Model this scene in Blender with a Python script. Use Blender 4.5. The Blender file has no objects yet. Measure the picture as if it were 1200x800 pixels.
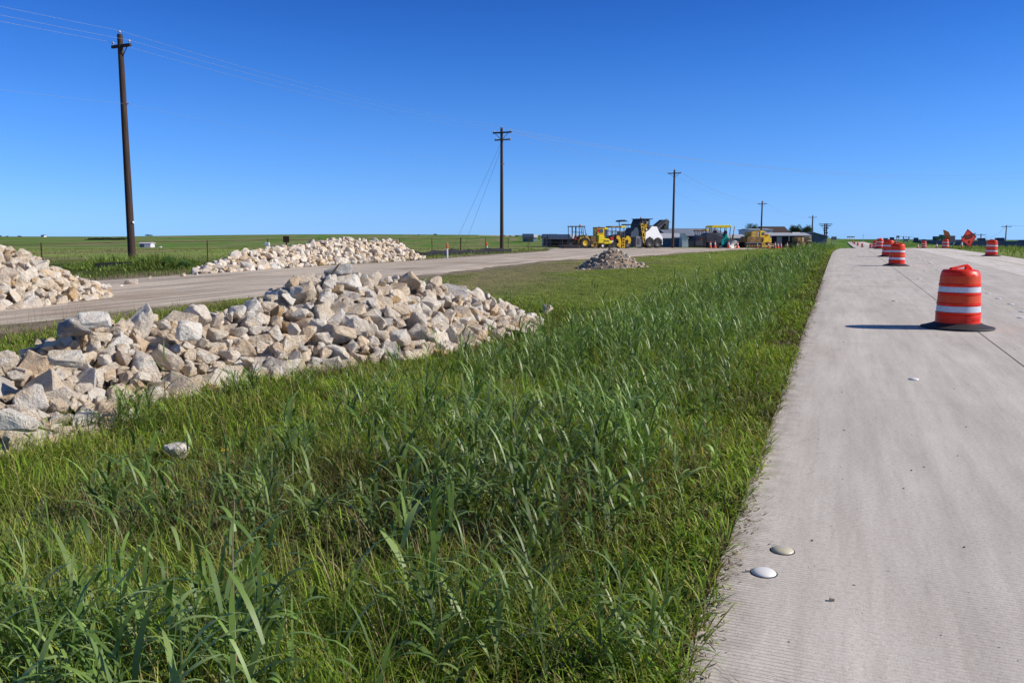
import bpy, bmesh, math, random
import numpy as np
from mathutils import Vector, Matrix
random.seed(7); RNG = np.random.default_rng(7)
PI = math.pi
scene = bpy.context.scene
COL = scene.collection
F = 980.0; PITCH = math.atan(120/980.0); H = 1.72
CP, SP = math.cos(PITCH), math.sin(PITCH)

# ------------------------------------------------------------------ numeric helpers
def ray(px, py):
    u, v = (px-600)/F, (400-py)/F
    return u, CP+v*SP, -SP+v*CP
def at(px, py, Y):
    u, y, z = ray(px, py)
    return (u/y*Y, Y, H+z/y*Y)
def proj(X, Y, Z):
    z = Z-H
    d = Y*CP - z*SP
    return 600+F*X/d, 400-F*(Y*SP+z*CP)/d, d
def sstep(a, b, x):
    t = np.clip((np.asarray(x, float)-a)/(b-a), 0, 1); return t*t*(3-2*t)
def _h(ix, iy, s):
    n = (ix.astype(np.int64)*374761393 + iy.astype(np.int64)*668265263 + s*1442695041) & 0xffffffff
    n = ((n ^ (n >> 13))*1274126177) & 0xffffffff
    return ((n ^ (n >> 16)) & 0xffff)/65535.0
def vn(x, y, s=0):
    x = np.asarray(x, float); y = np.asarray(y, float)
    ix, iy = np.floor(x), np.floor(y); fx, fy = x-ix, y-iy
    fx = fx*fx*(3-2*fx); fy = fy*fy*(3-2*fy)
    a, b = _h(ix, iy, s), _h(ix+1, iy, s); c, d = _h(ix, iy+1, s), _h(ix+1, iy+1, s)
    return (a*(1-fx)+b*fx)*(1-fy)+(c*(1-fx)+d*fx)*fy
def fbm(x, y, s=0, o=3):
    r = 0; a = .5; t = 0
    for i in range(o):
        r = r+a*vn(np.asarray(x)*2**i, np.asarray(y)*2**i, s+i*17); t += a; a *= .5
    return r/t

# ------------------------------------------------------------------ terrain
ZR = np.array([(-20,-.26),(0,0),(40,.52),(60,.70),(84,.78),(100,.62),(120,.42),(200,-.8),(260,-1.2),(300,-1.2),(500,-.6),(800,1.45),(1000,1.7),(1400,-2),(5000,-20)])
ZL = np.array([(-20,-.26),(0,0),(40,.52),(60,.70),(84,.75),(115,.45),(180,0),(250,-1.15),(320,-1.1),(480,1.2),(700,3.9),(900,4.1),(1300,0),(5000,-20)])
ZX = np.array([(-20,-.26),(0,0),(40,.52),(60,.70),(90,.58),(123,.28),(156,.15),(350,.1),(800,1.2),(1000,1.4),(1400,-2),(5000,-20)])
def prof(T, Y):
    r = 0
    for k in (.92, .96, 1, 1.04, 1.08): r = r+np.interp(np.asarray(Y)*k, T[:,0], T[:,1])
    return r/5
E = (.363, .932)
def dxc(Y): return 5*sstep(60, 190, Y)
def tt(X, Y):   # distance right of the pavement's left edge
    return (np.asarray(X)-dxc(Y)+.54)*.932-np.asarray(Y)*.363
TN = np.array([(-20,-19),(5,-13),(14.3,-8.9),(19.8,-7.3),(33,-2.0),(46,2.4),(58,10.5),(82,22.9),(105,33),(124,37)])
TF = np.array([(-20,-44),(12,-21),(30.6,-12.6),(47,-4.9),(70,2.8),(95,4.6),(124,6)])
def xnear(Y): return np.interp(Y, TN[:,0], TN[:,1])
def xfar(Y): return np.interp(Y, TF[:,0], TF[:,1])
def zt(X, Y):
    X = np.asarray(X, float); Y = np.asarray(Y, float)
    t = tt(X, Y)
    wl = sstep(4, 30, -t); wr = sstep(9, 30, t)
    z = prof(ZR, Y)*(1-wl)*(1-wr)+prof(ZL, Y)*wl+prof(ZX, Y)*wr
    d = -t
    z = z-.14*sstep(.3, 2.5, d)*(1-sstep(4.5, 8, d))*(1-sstep(60, 90, Y))
    far = np.hypot(X, Y)
    z = z+(vn(X/220., Y/220., 5)-.5)*2.2*sstep(350, 700, far)+.25*sstep(500, 800, far)*np.sin(X/130.)+2.0*np.exp(-((X+150)/150.)**2)*sstep(450, 700, Y)
    return z
def ztg(X, Y):   # ground sheet: tucked below the pavement, small bumps on the verge
    t = tt(X, Y)
    z = zt(X, Y)
    ins = sstep(.0, .45, t)*(1-sstep(9.85, 10.3, t))
    z = z-.035-.3*ins*(1-sstep(150, 250, Y))
    near = 1-sstep(60, 110, np.hypot(X, Y))
    ontrack = ((X > xfar(Y)-.3) & (X < xnear(Y)+.3) & (np.asarray(Y) < 124))
    z = z+near*(vn(np.asarray(X)*1.3, np.asarray(Y)*1.3, 9)-.5)*.06*(~ontrack)*(t < -.3)
    z = z+(vn(np.asarray(X)*.35, np.asarray(Y)*.35, 11)-.5)*.12*(~ontrack)*sstep(.5, 2, -t)*near*(np.asarray(X) > xnear(Y))
    return z

# ------------------------------------------------------------------ materials
def nodes(name):
    m = bpy.data.materials.new(name); m.use_nodes = True
    nt = m.node_tree; nt.nodes.clear()
    out = nt.nodes.new('ShaderNodeOutputMaterial'); bs = nt.nodes.new('ShaderNodeBsdfPrincipled')
    nt.links.new(bs.outputs[0], out.inputs[0])
    return m, nt, bs, out
def N(nt, typ, **kw):
    n = nt.nodes.new(typ)
    for k, v in kw.items():
        if k.startswith('i_'):
            key = k[2:]; key = int(key) if key.isdigit() else key.replace('_', ' ')
            n.inputs[key].default_value = v
        else: setattr(n, k, v)
    return n
def ramp(nt, src, stops):
    r = nt.nodes.new('ShaderNodeValToRGB'); e = r.color_ramp.elements
    while len(e) < len(stops): e.new(.5)
    for el, (p, c) in zip(e, stops):
        el.position = p; el.color = (*c, 1) if len(c) == 3 else c
    nt.links.new(src, r.inputs[0]); return r.outputs[0]
def mixc(nt, a, b, fac, mode='MIX'):
    m = nt.nodes.new('ShaderNodeMix'); m.data_type = 'RGBA'; m.blend_type = mode
    for s, v in ((m.inputs[6], a), (m.inputs[7], b), (m.inputs[0], fac)):
        if isinstance(v, bpy.types.NodeSocket): nt.links.new(v, s)
        else: s.default_value = (*v, 1) if isinstance(v, tuple) and len(v) == 3 else v
    return m.outputs[2]
def mapn(nt, co, sc, rot=(0,0,0), loc=(0,0,0)):
    m = N(nt, 'ShaderNodeMapping'); nt.links.new(co, m.inputs[0])
    m.inputs['Scale'].default_value = sc; m.inputs['Rotation'].default_value = rot; m.inputs['Location'].default_value = loc
    return m.outputs[0]
def noise(nt, co, scale, detail=4, rough=.55, dist=0):
    n = N(nt, 'ShaderNodeTexNoise'); n.inputs['Scale'].default_value = scale; n.inputs['Detail'].default_value = detail
    n.inputs['Roughness'].default_value = rough; n.inputs['Distortion'].default_value = dist
    nt.links.new(co, n.inputs['Vector']); return n.outputs[0]
def bumpn(nt, hgt, strength, dist, bs):
    b = N(nt, 'ShaderNodeBump'); b.inputs['Strength'].default_value = strength; b.inputs['Distance'].default_value = dist
    nt.links.new(hgt, b.inputs['Height']); nt.links.new(b.outputs[0], bs.inputs['Normal']); return b
def plain(name, c, rough=.6, metal=0, var=.25, scale=3., bump=0., spec=.4):
    m, nt, bs, out = nodes(name)
    co = N(nt, 'ShaderNodeTexCoord').outputs['Object']
    n = noise(nt, co, scale, 5, .6)
    cc = ramp(nt, n, [(.3, tuple(x*(1-var) for x in c)), (.7, tuple(min(1, x*(1+var*.6)) for x in c))])
    nt.links.new(cc, bs.inputs['Base Color']); bs.inputs['Roughness'].default_value = rough
    bs.inputs['Metallic'].default_value = metal; bs.inputs['Specular IOR Level'].default_value = spec
    if bump: bumpn(nt, n, bump, .02, bs)
    return m

M = {}
M['yellow'] = plain('construction yellow paint', (.80, .50, .02), .5, var=.3, scale=1.5)
M['lemon'] = plain('lemon yellow paint', (.88, .70, .01), .5, var=.12)
M['dusty_yellow'] = plain('dusty worn yellow paint', (.52, .33, .06), .7, var=.5, scale=2.5)
M['rust_yellow'] = plain('dirty brown yellow paint', (.26, .15, .05), .8, var=.6, scale=2)
M['black_steel'] = plain('oily black steel', (.018, .018, .022), .55, var=.5)
M['dark_steel'] = plain('dark grey machine steel', (.055, .058, .066), .5, var=.5, scale=2)
M['mid_steel'] = plain('grey machine steel', (.17, .18, .2), .5, var=.4, scale=2)
M['white_paint'] = plain('white machine paint', (.93, .93, .92), .45, var=.06)
M['teal'] = plain('teal machine paint', (.0, .42, .30), .45, var=.15)
M['tyre'] = plain('dusty tyre rubber', (.035, .033, .032), .85, var=.5, scale=4)
M['glass'] = plain('dark cab glass', (.05, .07, .09), .08, var=.1, spec=.8)
M['red_light'] = plain('red lamp plastic', (.6, .02, .02), .3, var=.1)
M['amber'] = plain('amber lamp plastic', (.8, .25, .03), .3, var=.1)
M['wood'] = None
M['galv'] = plain('galvanised metal', (.38, .39, .40), .45, metal=.5, var=.2)
M['wire'] = plain('aluminium wire', (.30, .32, .34), .5, metal=.4, var=.1)
M['rust'] = plain('rusty steel', (.09, .045, .025), .85, var=.5, scale=8)
M['cone'] = plain('orange cone plastic', (.80, .10, .02), .5, var=.12)
M['white_plastic'] = plain('white reflective plastic', (.75, .75, .75), .45, var=.08)
M['silt'] = plain('black silt fence fabric', (.012, .012, .018), .8, var=.5)
M['navy'] = plain('navy metal barn', (.035, .06, .10), .55, var=.25, scale=.5)
M['bay_shade'] = plain('painted bay shade', (.012, .012, .014), .9, var=.3)  # near-black wall colour paints the shade inside open bays
M['grey_roof'] = plain('grey metal roof', (.24, .26, .29), .5, var=.15, scale=.4)
M['pale_roof'] = plain('pale metal roof', (.48, .49, .5), .5, var=.12, scale=.4)
M['white_wall'] = plain('white metal siding', (.66, .66, .64), .55, var=.1, scale=.6)
M['blue_wall'] = plain('slate blue siding', (.07, .11, .17), .6, var=.2, scale=.6)
M['brown_roof'] = plain('brown shingle roof', (.07, .045, .038), .85, var=.3, scale=2)
M['brick'] = plain('brown brick wall', (.16, .09, .06), .85, var=.3, scale=3)
M['concrete_b'] = plain('barrier concrete', (.12, .125, .145), .85, var=.3, scale=.3)
M['green_sign'] = plain('grey sign back', (.12, .13, .15), .5, var=.1)
M['orange_vinyl'] = plain('orange vinyl', (.80, .035, .012), .55, var=.08, scale=2)
M['black_vinyl'] = plain('black vinyl letters', (.01, .01, .01), .6, var=.1)
M['tan_paint'] = plain('tan machine paint', (.6, .42, .2), .6, var=.3)

def wood_mat():
    m, nt, bs, out = nodes('creosoted pole wood')
    co = N(nt, 'ShaderNodeTexCoord').outputs['Object']
    n = noise(nt, mapn(nt, co, (14, 14, .8)), 1.5, 6, .65)
    nt.links.new(ramp(nt, n, [(.3, (.02, .011, .008)), (.55, (.055, .03, .02)), (.75, (.11, .065, .042))]), bs.inputs['Base Color'])
    bs.inputs['Roughness'].default_value = .85; bumpn(nt, n, .5, .02, bs); return m
M['wood'] = wood_mat()
def vcol_mat(name, attr, rough=.6, trans=0., spec=.3, var=None):
    m, nt, bs, out = nodes(name)
    a = N(nt, 'ShaderNodeAttribute', attribute_name=attr)
    nt.links.new(a.outputs[0], bs.inputs['Base Color']); bs.inputs['Roughness'].default_value = rough
    bs.inputs['Specular IOR Level'].default_value = spec
    if trans:
        tr = N(nt, 'ShaderNodeBsdfTranslucent'); mx = N(nt, 'ShaderNodeMixShader'); mx.inputs[0].default_value = trans
        c = mixc(nt, a.outputs[0], (1.7, 1.6, .5), 1.0, 'MULTIPLY'); nt.links.new(c, tr.inputs[0])
        nt.links.new(bs.outputs[0], mx.inputs[1]); nt.links.new(tr.outputs[0], mx.inputs[2]); nt.links.new(mx.outputs[0], out.inputs[0])
    return m
M['blade'] = vcol_mat('grass blade', 'bcol', .65, .26, .2)
M['broad'] = vcol_mat('broad grass leaf', 'bcol', .46, .24, .42)
M['leaf'] = vcol_mat('tree leaf', 'bcol', .6, .2, .2)

def rock_mat(name, attr=None, tone=None):
    m, nt, bs, out = nodes(name)
    geo = N(nt, 'ShaderNodeNewGeometry'); co = geo.outputs['Position']
    if attr: rnd = N(nt, 'ShaderNodeAttribute', attribute_name=attr).outputs['Fac']
    else: rnd = N(nt, 'ShaderNodeObjectInfo').outputs['Random']
    base = ramp(nt, rnd, [(0, (.76, .635, .48)), (.18, (.82, .67, .49)), (.32, (.62, .50, .375)), (.44, (.90, .81, .68)), (.58, (.62, .55, .48)), (.72, (.80, .59, .38)), (.86, (.94, .87, .76)), (.965, (.58, .39, .20))])
    if tone: base = tone
    n1 = noise(nt, co, 5.5, 6, .62, .4)
    c1 = mixc(nt, base, (.62, .45, .28), ramp(nt, n1, [(.5, (0,0,0)), (.72, (.6,.6,.6))]))
    n2 = noise(nt, co, 11, 5, .7)
    c2 = mixc(nt, c1, (.30, .26, .23), ramp(nt, n2, [(.26, (.5,.5,.5)), (.43, (0,0,0))]))
    n3 = noise(nt, co, 3.1, 4, .6, 1.2)
    c3 = mixc(nt, c2, (.90, .87, .80), ramp(nt, n3, [(.50, (0,0,0)), (.64, (.65,.65,.65))]))
    nt.links.new(c3, bs.inputs['Base Color']); bs.inputs['Roughness'].default_value = .92; bs.inputs['Specular IOR Level'].default_value = .15
    n4 = noise(nt, co, 26, 8, .72)
    ad = N(nt, 'ShaderNodeMath', operation='MULTIPLY_ADD'); nt.links.new(n2, ad.inputs[0]); ad.inputs[1].default_value = 1.5; nt.links.new(n4, ad.inputs[2])
    bumpn(nt, ad.outputs[0], 1.0, .05, bs); return m
M['rock_white'] = rock_mat('white limestone', tone=(.95, .88, .77)); M['rock_grey'] = rock_mat('grey limestone', tone=(.55, .52, .49)); M['rock_cream'] = rock_mat('cream limestone', tone=(.80, .68, .52)); M['rock_shade'] = rock_mat('shade-painted limestone', tone=(.34, .31, .29))  # rock_shade: limestone tone darkened to paint shade on the boulder
M['rock'] = rock_mat('quarried limestone'); M['rock_mass'] = rock_mat('quarried limestone rubble', 'rcol')

# ------------------------------------------------------------------ mesh helpers
class MB:
    def __init__(s): s.v = []; s.f = []
    def add(s, vs, fs):
        o = len(s.v); s.v += [tuple(v) for v in vs]; s.f += [tuple(i+o for i in f) for f in fs]; return s
    def box(s, c, d, rot=None):
        x, y, z = d[0]/2, d[1]/2, d[2]/2
        vs = [Vector((a*x, b*y, e*z)) for a in (-1, 1) for b in (-1, 1) for e in (-1, 1)]
        if rot is not None: vs = [rot @ v for v in vs]
        vs = [v+Vector(c) for v in vs]
        return s.add(vs, [(0,1,3,2),(4,6,7,5),(0,4,5,1),(2,3,7,6),(0,2,6,4),(1,5,7,3)])
    def prism(s, pts, y0, y1):      # pts (x,z) extruded along y
        n = len(pts)
        vs = [(x, y0, z) for x, z in pts]+[(x, y1, z) for x, z in pts]
        return s.add(vs, [tuple(range(n)), tuple(range(2*n-1, n-1, -1))]+[(i, i+n, (i+1) % n+n, (i+1) % n) for i in range(n)])
    def tube(s, p0, p1, r0, r1=None, n=8):
        r1 = r0 if r1 is None else r1
        p0, p1 = Vector(p0), Vector(p1); d = (p1-p0)
        if d.length < 1e-6: return s
        q = d.to_track_quat('Z', 'Y')
        vs = []
        for p, r in ((p0, r0), (p1, r1)):
            vs += [p+q @ Vector((r*math.cos(2*PI*i/n), r*math.sin(2*PI*i/n), 0)) for i in range(n)]
        return s.add(vs, [(i, (i+1) % n, (i+1) % n+n, i+n) for i in range(n)]+[tuple(range(n-1, -1, -1)), tuple(range(n, 2*n))])
    def path(s, pts, r, n=6):
        for a, b in zip(pts[:-1], pts[1:]): s.tube(a, b, r, r, n)
        return s
    def lathe(s, prof, n=32, c=(0,0,0), fn=None, cap=True):
        vs = []
        for k, (r, z) in enumerate(prof):
            for i in range(n):
                a = 2*PI*i/n; p = (c[0]+r*math.cos(a), c[1]+r*math.sin(a), c[2]+z)
                vs.append(fn(p, a, z) if fn else p)
        fs = [(k*n+i, k*n+(i+1) % n, (k+1)*n+(i+1) % n, (k+1)*n+i) for k in range(len(prof)-1) for i in range(n)]
        if cap: fs += [tuple(range(n-1, -1, -1)), tuple((len(prof)-1)*n+i for i in range(n))]
        return s.add(vs, fs)
    def wheel(s, x, z, r, y, w, n=20): return s.tube((x, y-w/2, z), (x, y+w/2, z), r, r, n)
    def build(s, name, m, parent=None, smooth=False, bevel=0):
        me = bpy.data.meshes.new(name); me.from_pydata(s.v, [], s.f); me.update()
        bm = bmesh.new(); bm.from_mesh(me); bmesh.ops.recalc_face_normals(bm, faces=bm.faces)
        if bevel: bmesh.ops.bevel(bm, geom=bm.edges[:], offset=bevel, segments=1, affect='EDGES')
        bm.to_mesh(me); bm.free()
        o = bpy.data.objects.new(name, me); COL.objects.link(o); me.materials.append(m)
        if smooth:
            me.polygons.foreach_set('use_smooth', [True]*len(me.polygons))
            me.set_sharp_from_angle(angle=math.radians(40))
        if parent: o.parent = parent
        return o
def tag(o, label=None, cat=None, group=None, kind=None):
    if label: o['label'] = label
    if cat: o['category'] = cat
    if group: o['group'] = group
    if kind: o['kind'] = kind
    return o
def empty(name, loc, label, cat, group=None, rz=0):
    o = bpy.data.objects.new(name, None); COL.objects.link(o); o.location = loc; o.rotation_euler = (0, 0, rz)
    o.empty_display_size = .2
    return tag(o, label, cat, group)
def copy_tree(o, parent=None):
    c = o.copy(); COL.objects.link(c); c.parent = parent
    for ch in list(o.children): copy_tree(ch, c)
    return c
def np_mesh(name, verts, faces4, m, attrs=None, faces3=None, smooth=False):
    me = bpy.data.meshes.new(name)
    nv = len(verts); f4 = np.asarray(faces4, np.int32).reshape(-1, 4)
    f3 = np.asarray(faces3, np.int32).reshape(-1, 3) if faces3 is not None else np.zeros((0, 3), np.int32)
    me.vertices.add(nv); me.vertices.foreach_set('co', np.asarray(verts, np.float32).ravel())
    nl = f4.size+f3.size; me.loops.add(nl); me.loops.foreach_set('vertex_index', np.concatenate([f4.ravel(), f3.ravel()]))
    npoly = len(f4)+len(f3); me.polygons.add(npoly)
    st = np.concatenate([np.arange(len(f4))*4, len(f4)*4+np.arange(len(f3))*3]).astype(np.int32)
    me.polygons.foreach_set('loop_start', st)
    me.polygons.foreach_set('use_smooth', np.full(npoly, bool(smooth)))
    me.update(calc_edges=True)
    for k, a in (attrs or {}).items():
        if a.ndim == 1:
            at_ = me.attributes.new(k, 'FLOAT', 'POINT'); at_.data.foreach_set('value', a.astype(np.float32))
        else:
            at_ = me.attributes.new(k, 'FLOAT_COLOR', 'POINT')
            at_.data.foreach_set('color', np.concatenate([a, np.ones((len(a), 1))], 1).astype(np.float32).ravel())
    o = bpy.data.objects.new(name, me); COL.objects.link(o); me.materials.append(m); return o

# ------------------------------------------------------------------ camera, sky, sun
cam = bpy.data.cameras.new('camera'); cam.sensor_width = 36; cam.lens = F/1200*36; cam.clip_end = 9000; cam.clip_start = .05
co_ = bpy.data.objects.new('camera', cam); COL.objects.link(co_); co_.location = (0, 0, H)
co_.rotation_euler = (PI/2-PITCH, 0, 0); scene.camera = co_
SUN_EL = math.radians(32); SUN_AZ = math.radians(96)   # clockwise from +Y
sd = Vector((math.sin(SUN_AZ)*math.cos(SUN_EL), math.cos(SUN_AZ)*math.cos(SUN_EL), math.sin(SUN_EL)))
sl = bpy.data.lights.new('sun', 'SUN'); sl.energy = 5.0; sl.angle = math.radians(.5); sl.color = (1, .93, .82)
so = bpy.data.objects.new('sun', sl); COL.objects.link(so); so.rotation_euler = sd.to_track_quat('Z', 'Y').to_euler(); so.location = (30, 0, 30)
w = bpy.data.worlds.new('World'); scene.world = w; w.use_nodes = True
nt = w.node_tree; nt.nodes.clear()
wo = nt.nodes.new('ShaderNodeOutputWorld'); bg = nt.nodes.new('ShaderNodeBackground'); sky = nt.nodes.new('ShaderNodeTexSky')
sky.sky_type = 'NISHITA'; sky.sun_disc = False; sky.sun_elevation = SUN_EL; sky.sun_rotation = SUN_AZ
sky.altitude = 200; sky.air_density = 1.0; sky.dust_density = .15; sky.ozone_density = 3.0
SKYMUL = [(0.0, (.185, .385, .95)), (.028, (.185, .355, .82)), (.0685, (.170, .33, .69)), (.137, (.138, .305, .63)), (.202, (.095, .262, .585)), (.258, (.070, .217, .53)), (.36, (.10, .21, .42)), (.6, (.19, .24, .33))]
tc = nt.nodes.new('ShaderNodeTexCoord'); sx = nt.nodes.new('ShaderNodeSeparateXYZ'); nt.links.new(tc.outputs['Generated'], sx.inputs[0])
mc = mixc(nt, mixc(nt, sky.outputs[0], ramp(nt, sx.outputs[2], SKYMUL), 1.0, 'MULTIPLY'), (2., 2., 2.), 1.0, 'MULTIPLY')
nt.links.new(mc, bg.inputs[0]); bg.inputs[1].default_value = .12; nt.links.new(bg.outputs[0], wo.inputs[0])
scene.view_settings.view_transform = 'Standard'; scene.view_settings.look = 'None'; scene.view_settings.exposure = 0; scene.view_settings.gamma = 1
scene.render.engine = 'CYCLES'; scene.cycles.max_bounces = 6; scene.cycles.transparent_max_bounces = 4

# ------------------------------------------------------------------ ground sheet
def axis(segs):
    out = []
    for a, b, st in segs: out += list(np.arange(a, b-1e-6, st))
    out.append(segs[-1][1]); return np.array(out)
ys = axis([(-8, 26, .28), (26, 60, .5), (60, 125, 1), (125, 330, 4), (330, 1500, 16), (1500, 5000, 250)])
xs = axis([(-3000, -500, 125), (-500, -160, 14), (-160, -42, 2.2), (-42, -16, .5), (-16, 14, .28), (14, 44, .5), (44, 160, 2), (160, 500, 12), (500, 3000, 125)])
XX, YY = np.meshgrid(xs, ys); ZZ = ztg(XX, YY)
NX, NY = len(xs), len(ys)
idx = np.arange(NX*NY).reshape(NY, NX)
quads = np.stack([idx[:-1,:-1], idx[:-1,1:], idx[1:,1:], idx[1:,:-1]], -1).reshape(-1, 4)
def lerp(a, b, w): return a*(1-w[..., None])+np.asarray(b)*w[..., None]
def bare(X, Y):   # bare mown / dirt patches on the verge near the track
    b = sstep(.47, .62, fbm(np.asarray(X)*.16+3, np.asarray(Y)*.16, 3, 3))*sstep(6, 11, -tt(X, Y))*sstep(17, 24, Y)
    d = np.asarray(X)-xnear(Y)
    e = (1-sstep(.2, 1.6, d+1.3*(fbm(np.asarray(X)*.5, np.asarray(Y)*.5, 8)-.5)))*(d > -1)*(np.asarray(Y) < 120)
    return np.clip(np.maximum(b*.9, e), 0, 1)
def field_col(X, Y):
    T = tt(X, Y); r = np.hypot(X*.35, Y)
    n = fbm(X/9., Y/9., 21); n2 = fbm(X/60., Y/25., 31)
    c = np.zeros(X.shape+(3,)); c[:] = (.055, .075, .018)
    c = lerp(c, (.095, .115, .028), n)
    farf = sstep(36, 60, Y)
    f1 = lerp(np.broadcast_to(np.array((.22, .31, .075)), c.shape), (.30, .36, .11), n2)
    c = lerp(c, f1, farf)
    jit = (n2-.5)*14
    b1 = sstep(236, 241, r+jit*.3)*(1-sstep(256, 263, r+jit*.3))*(T < -12)
    f2 = lerp(np.broadcast_to(np.array((.10, .20, .035)), c.shape), (.135, .24, .046), fbm(X/90., Y/40., 44))
    c = lerp(c, f2, sstep(262, 266, r+jit*.3))
    c = lerp(c, (.055, .115, .022), sstep(.55, .6, vn(X/400., (Y+X*.15)/70., 66))*(r > 290)*.8)
    c = lerp(c, (.20, .13, .10), b1)
    return c
gc = field_col(XX, YY)
T = tt(XX, YY)
# soil near the camera, darkened to paint shade between the blades
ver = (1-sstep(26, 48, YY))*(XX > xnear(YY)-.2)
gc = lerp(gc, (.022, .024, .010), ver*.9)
mow = sstep(15, 22, YY)*(1-sstep(100, 130, YY))*(XX > xnear(YY)-.2)*(T < -3)
gc = lerp(gc, (.19, .25, .055), mow*.85)
gc = lerp(gc, (.30, .23, .155), bare(XX, YY)*(T < 0)*.75)
gc = lerp(gc, (.10, .075, .05), (1-sstep(.05, .35, np.abs(T+.08)))*(YY < 60)*.8)
gr = (XX > xfar(YY)-1.2)*(XX < xnear(YY)+.3)*(YY < 125)
gc = lerp(gc, (.27, .225, .175), gr*.9)
# dark upturned soil right of the far barrier strip
dk = sstep(19.5, 21, T+3*(vn(XX/4, YY/4, 3)-.5))*(1-sstep(31, 33, T))*(YY > 30)*(YY < 190)
gc = lerp(gc, (.055, .035, .028), dk*.9)
def ground_mat():
    m, nt, bs, out = nodes('grassy ground')
    a = N(nt, 'ShaderNodeAttribute', attribute_name='gcol').outputs[0]
    co = N(nt, 'ShaderNodeNewGeometry').outputs['Position']
    n1 = noise(nt, co, 2.2, 8, .7); n2 = noise(nt, mapn(nt, co, (.25, .06, 1)), 1.0, 6, .6); n3 = noise(nt, co, 14, 5, .7)
    c = mixc(nt, a, ramp(nt, n1, [(.3, (.55,.55,.5)), (.5, (1,1,1)), (.72, (1.45,1.4,1.25))]), 1.0, 'MULTIPLY')
    c = mixc(nt, c, ramp(nt, n2, [(.35, (.8,.84,.8)), (.65, (1.18,1.14,1.1))]), 1.0, 'MULTIPLY')
    c = mixc(nt, c, ramp(nt, n3, [(.3, (.6,.6,.6)), (.7, (1.3,1.3,1.3))]), .7, 'MULTIPLY')
    nt.links.new(c, bs.inputs['Base Color']); bs.inputs['Roughness'].default_value = .95; bs.inputs['Specular IOR Level'].default_value = .05
    ad = N(nt, 'ShaderNodeMath', operation='ADD'); nt.links.new(n1, ad.inputs[0]); nt.links.new(n3, ad.inputs[1])
    bumpn(nt, ad.outputs[0], .7, .12, bs); return m
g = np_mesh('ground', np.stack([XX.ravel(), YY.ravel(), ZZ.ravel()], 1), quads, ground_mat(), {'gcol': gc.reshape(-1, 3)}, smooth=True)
tag(g, 'green grassy plain with crop fields and low hills', 'ground', kind='structure')

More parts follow.
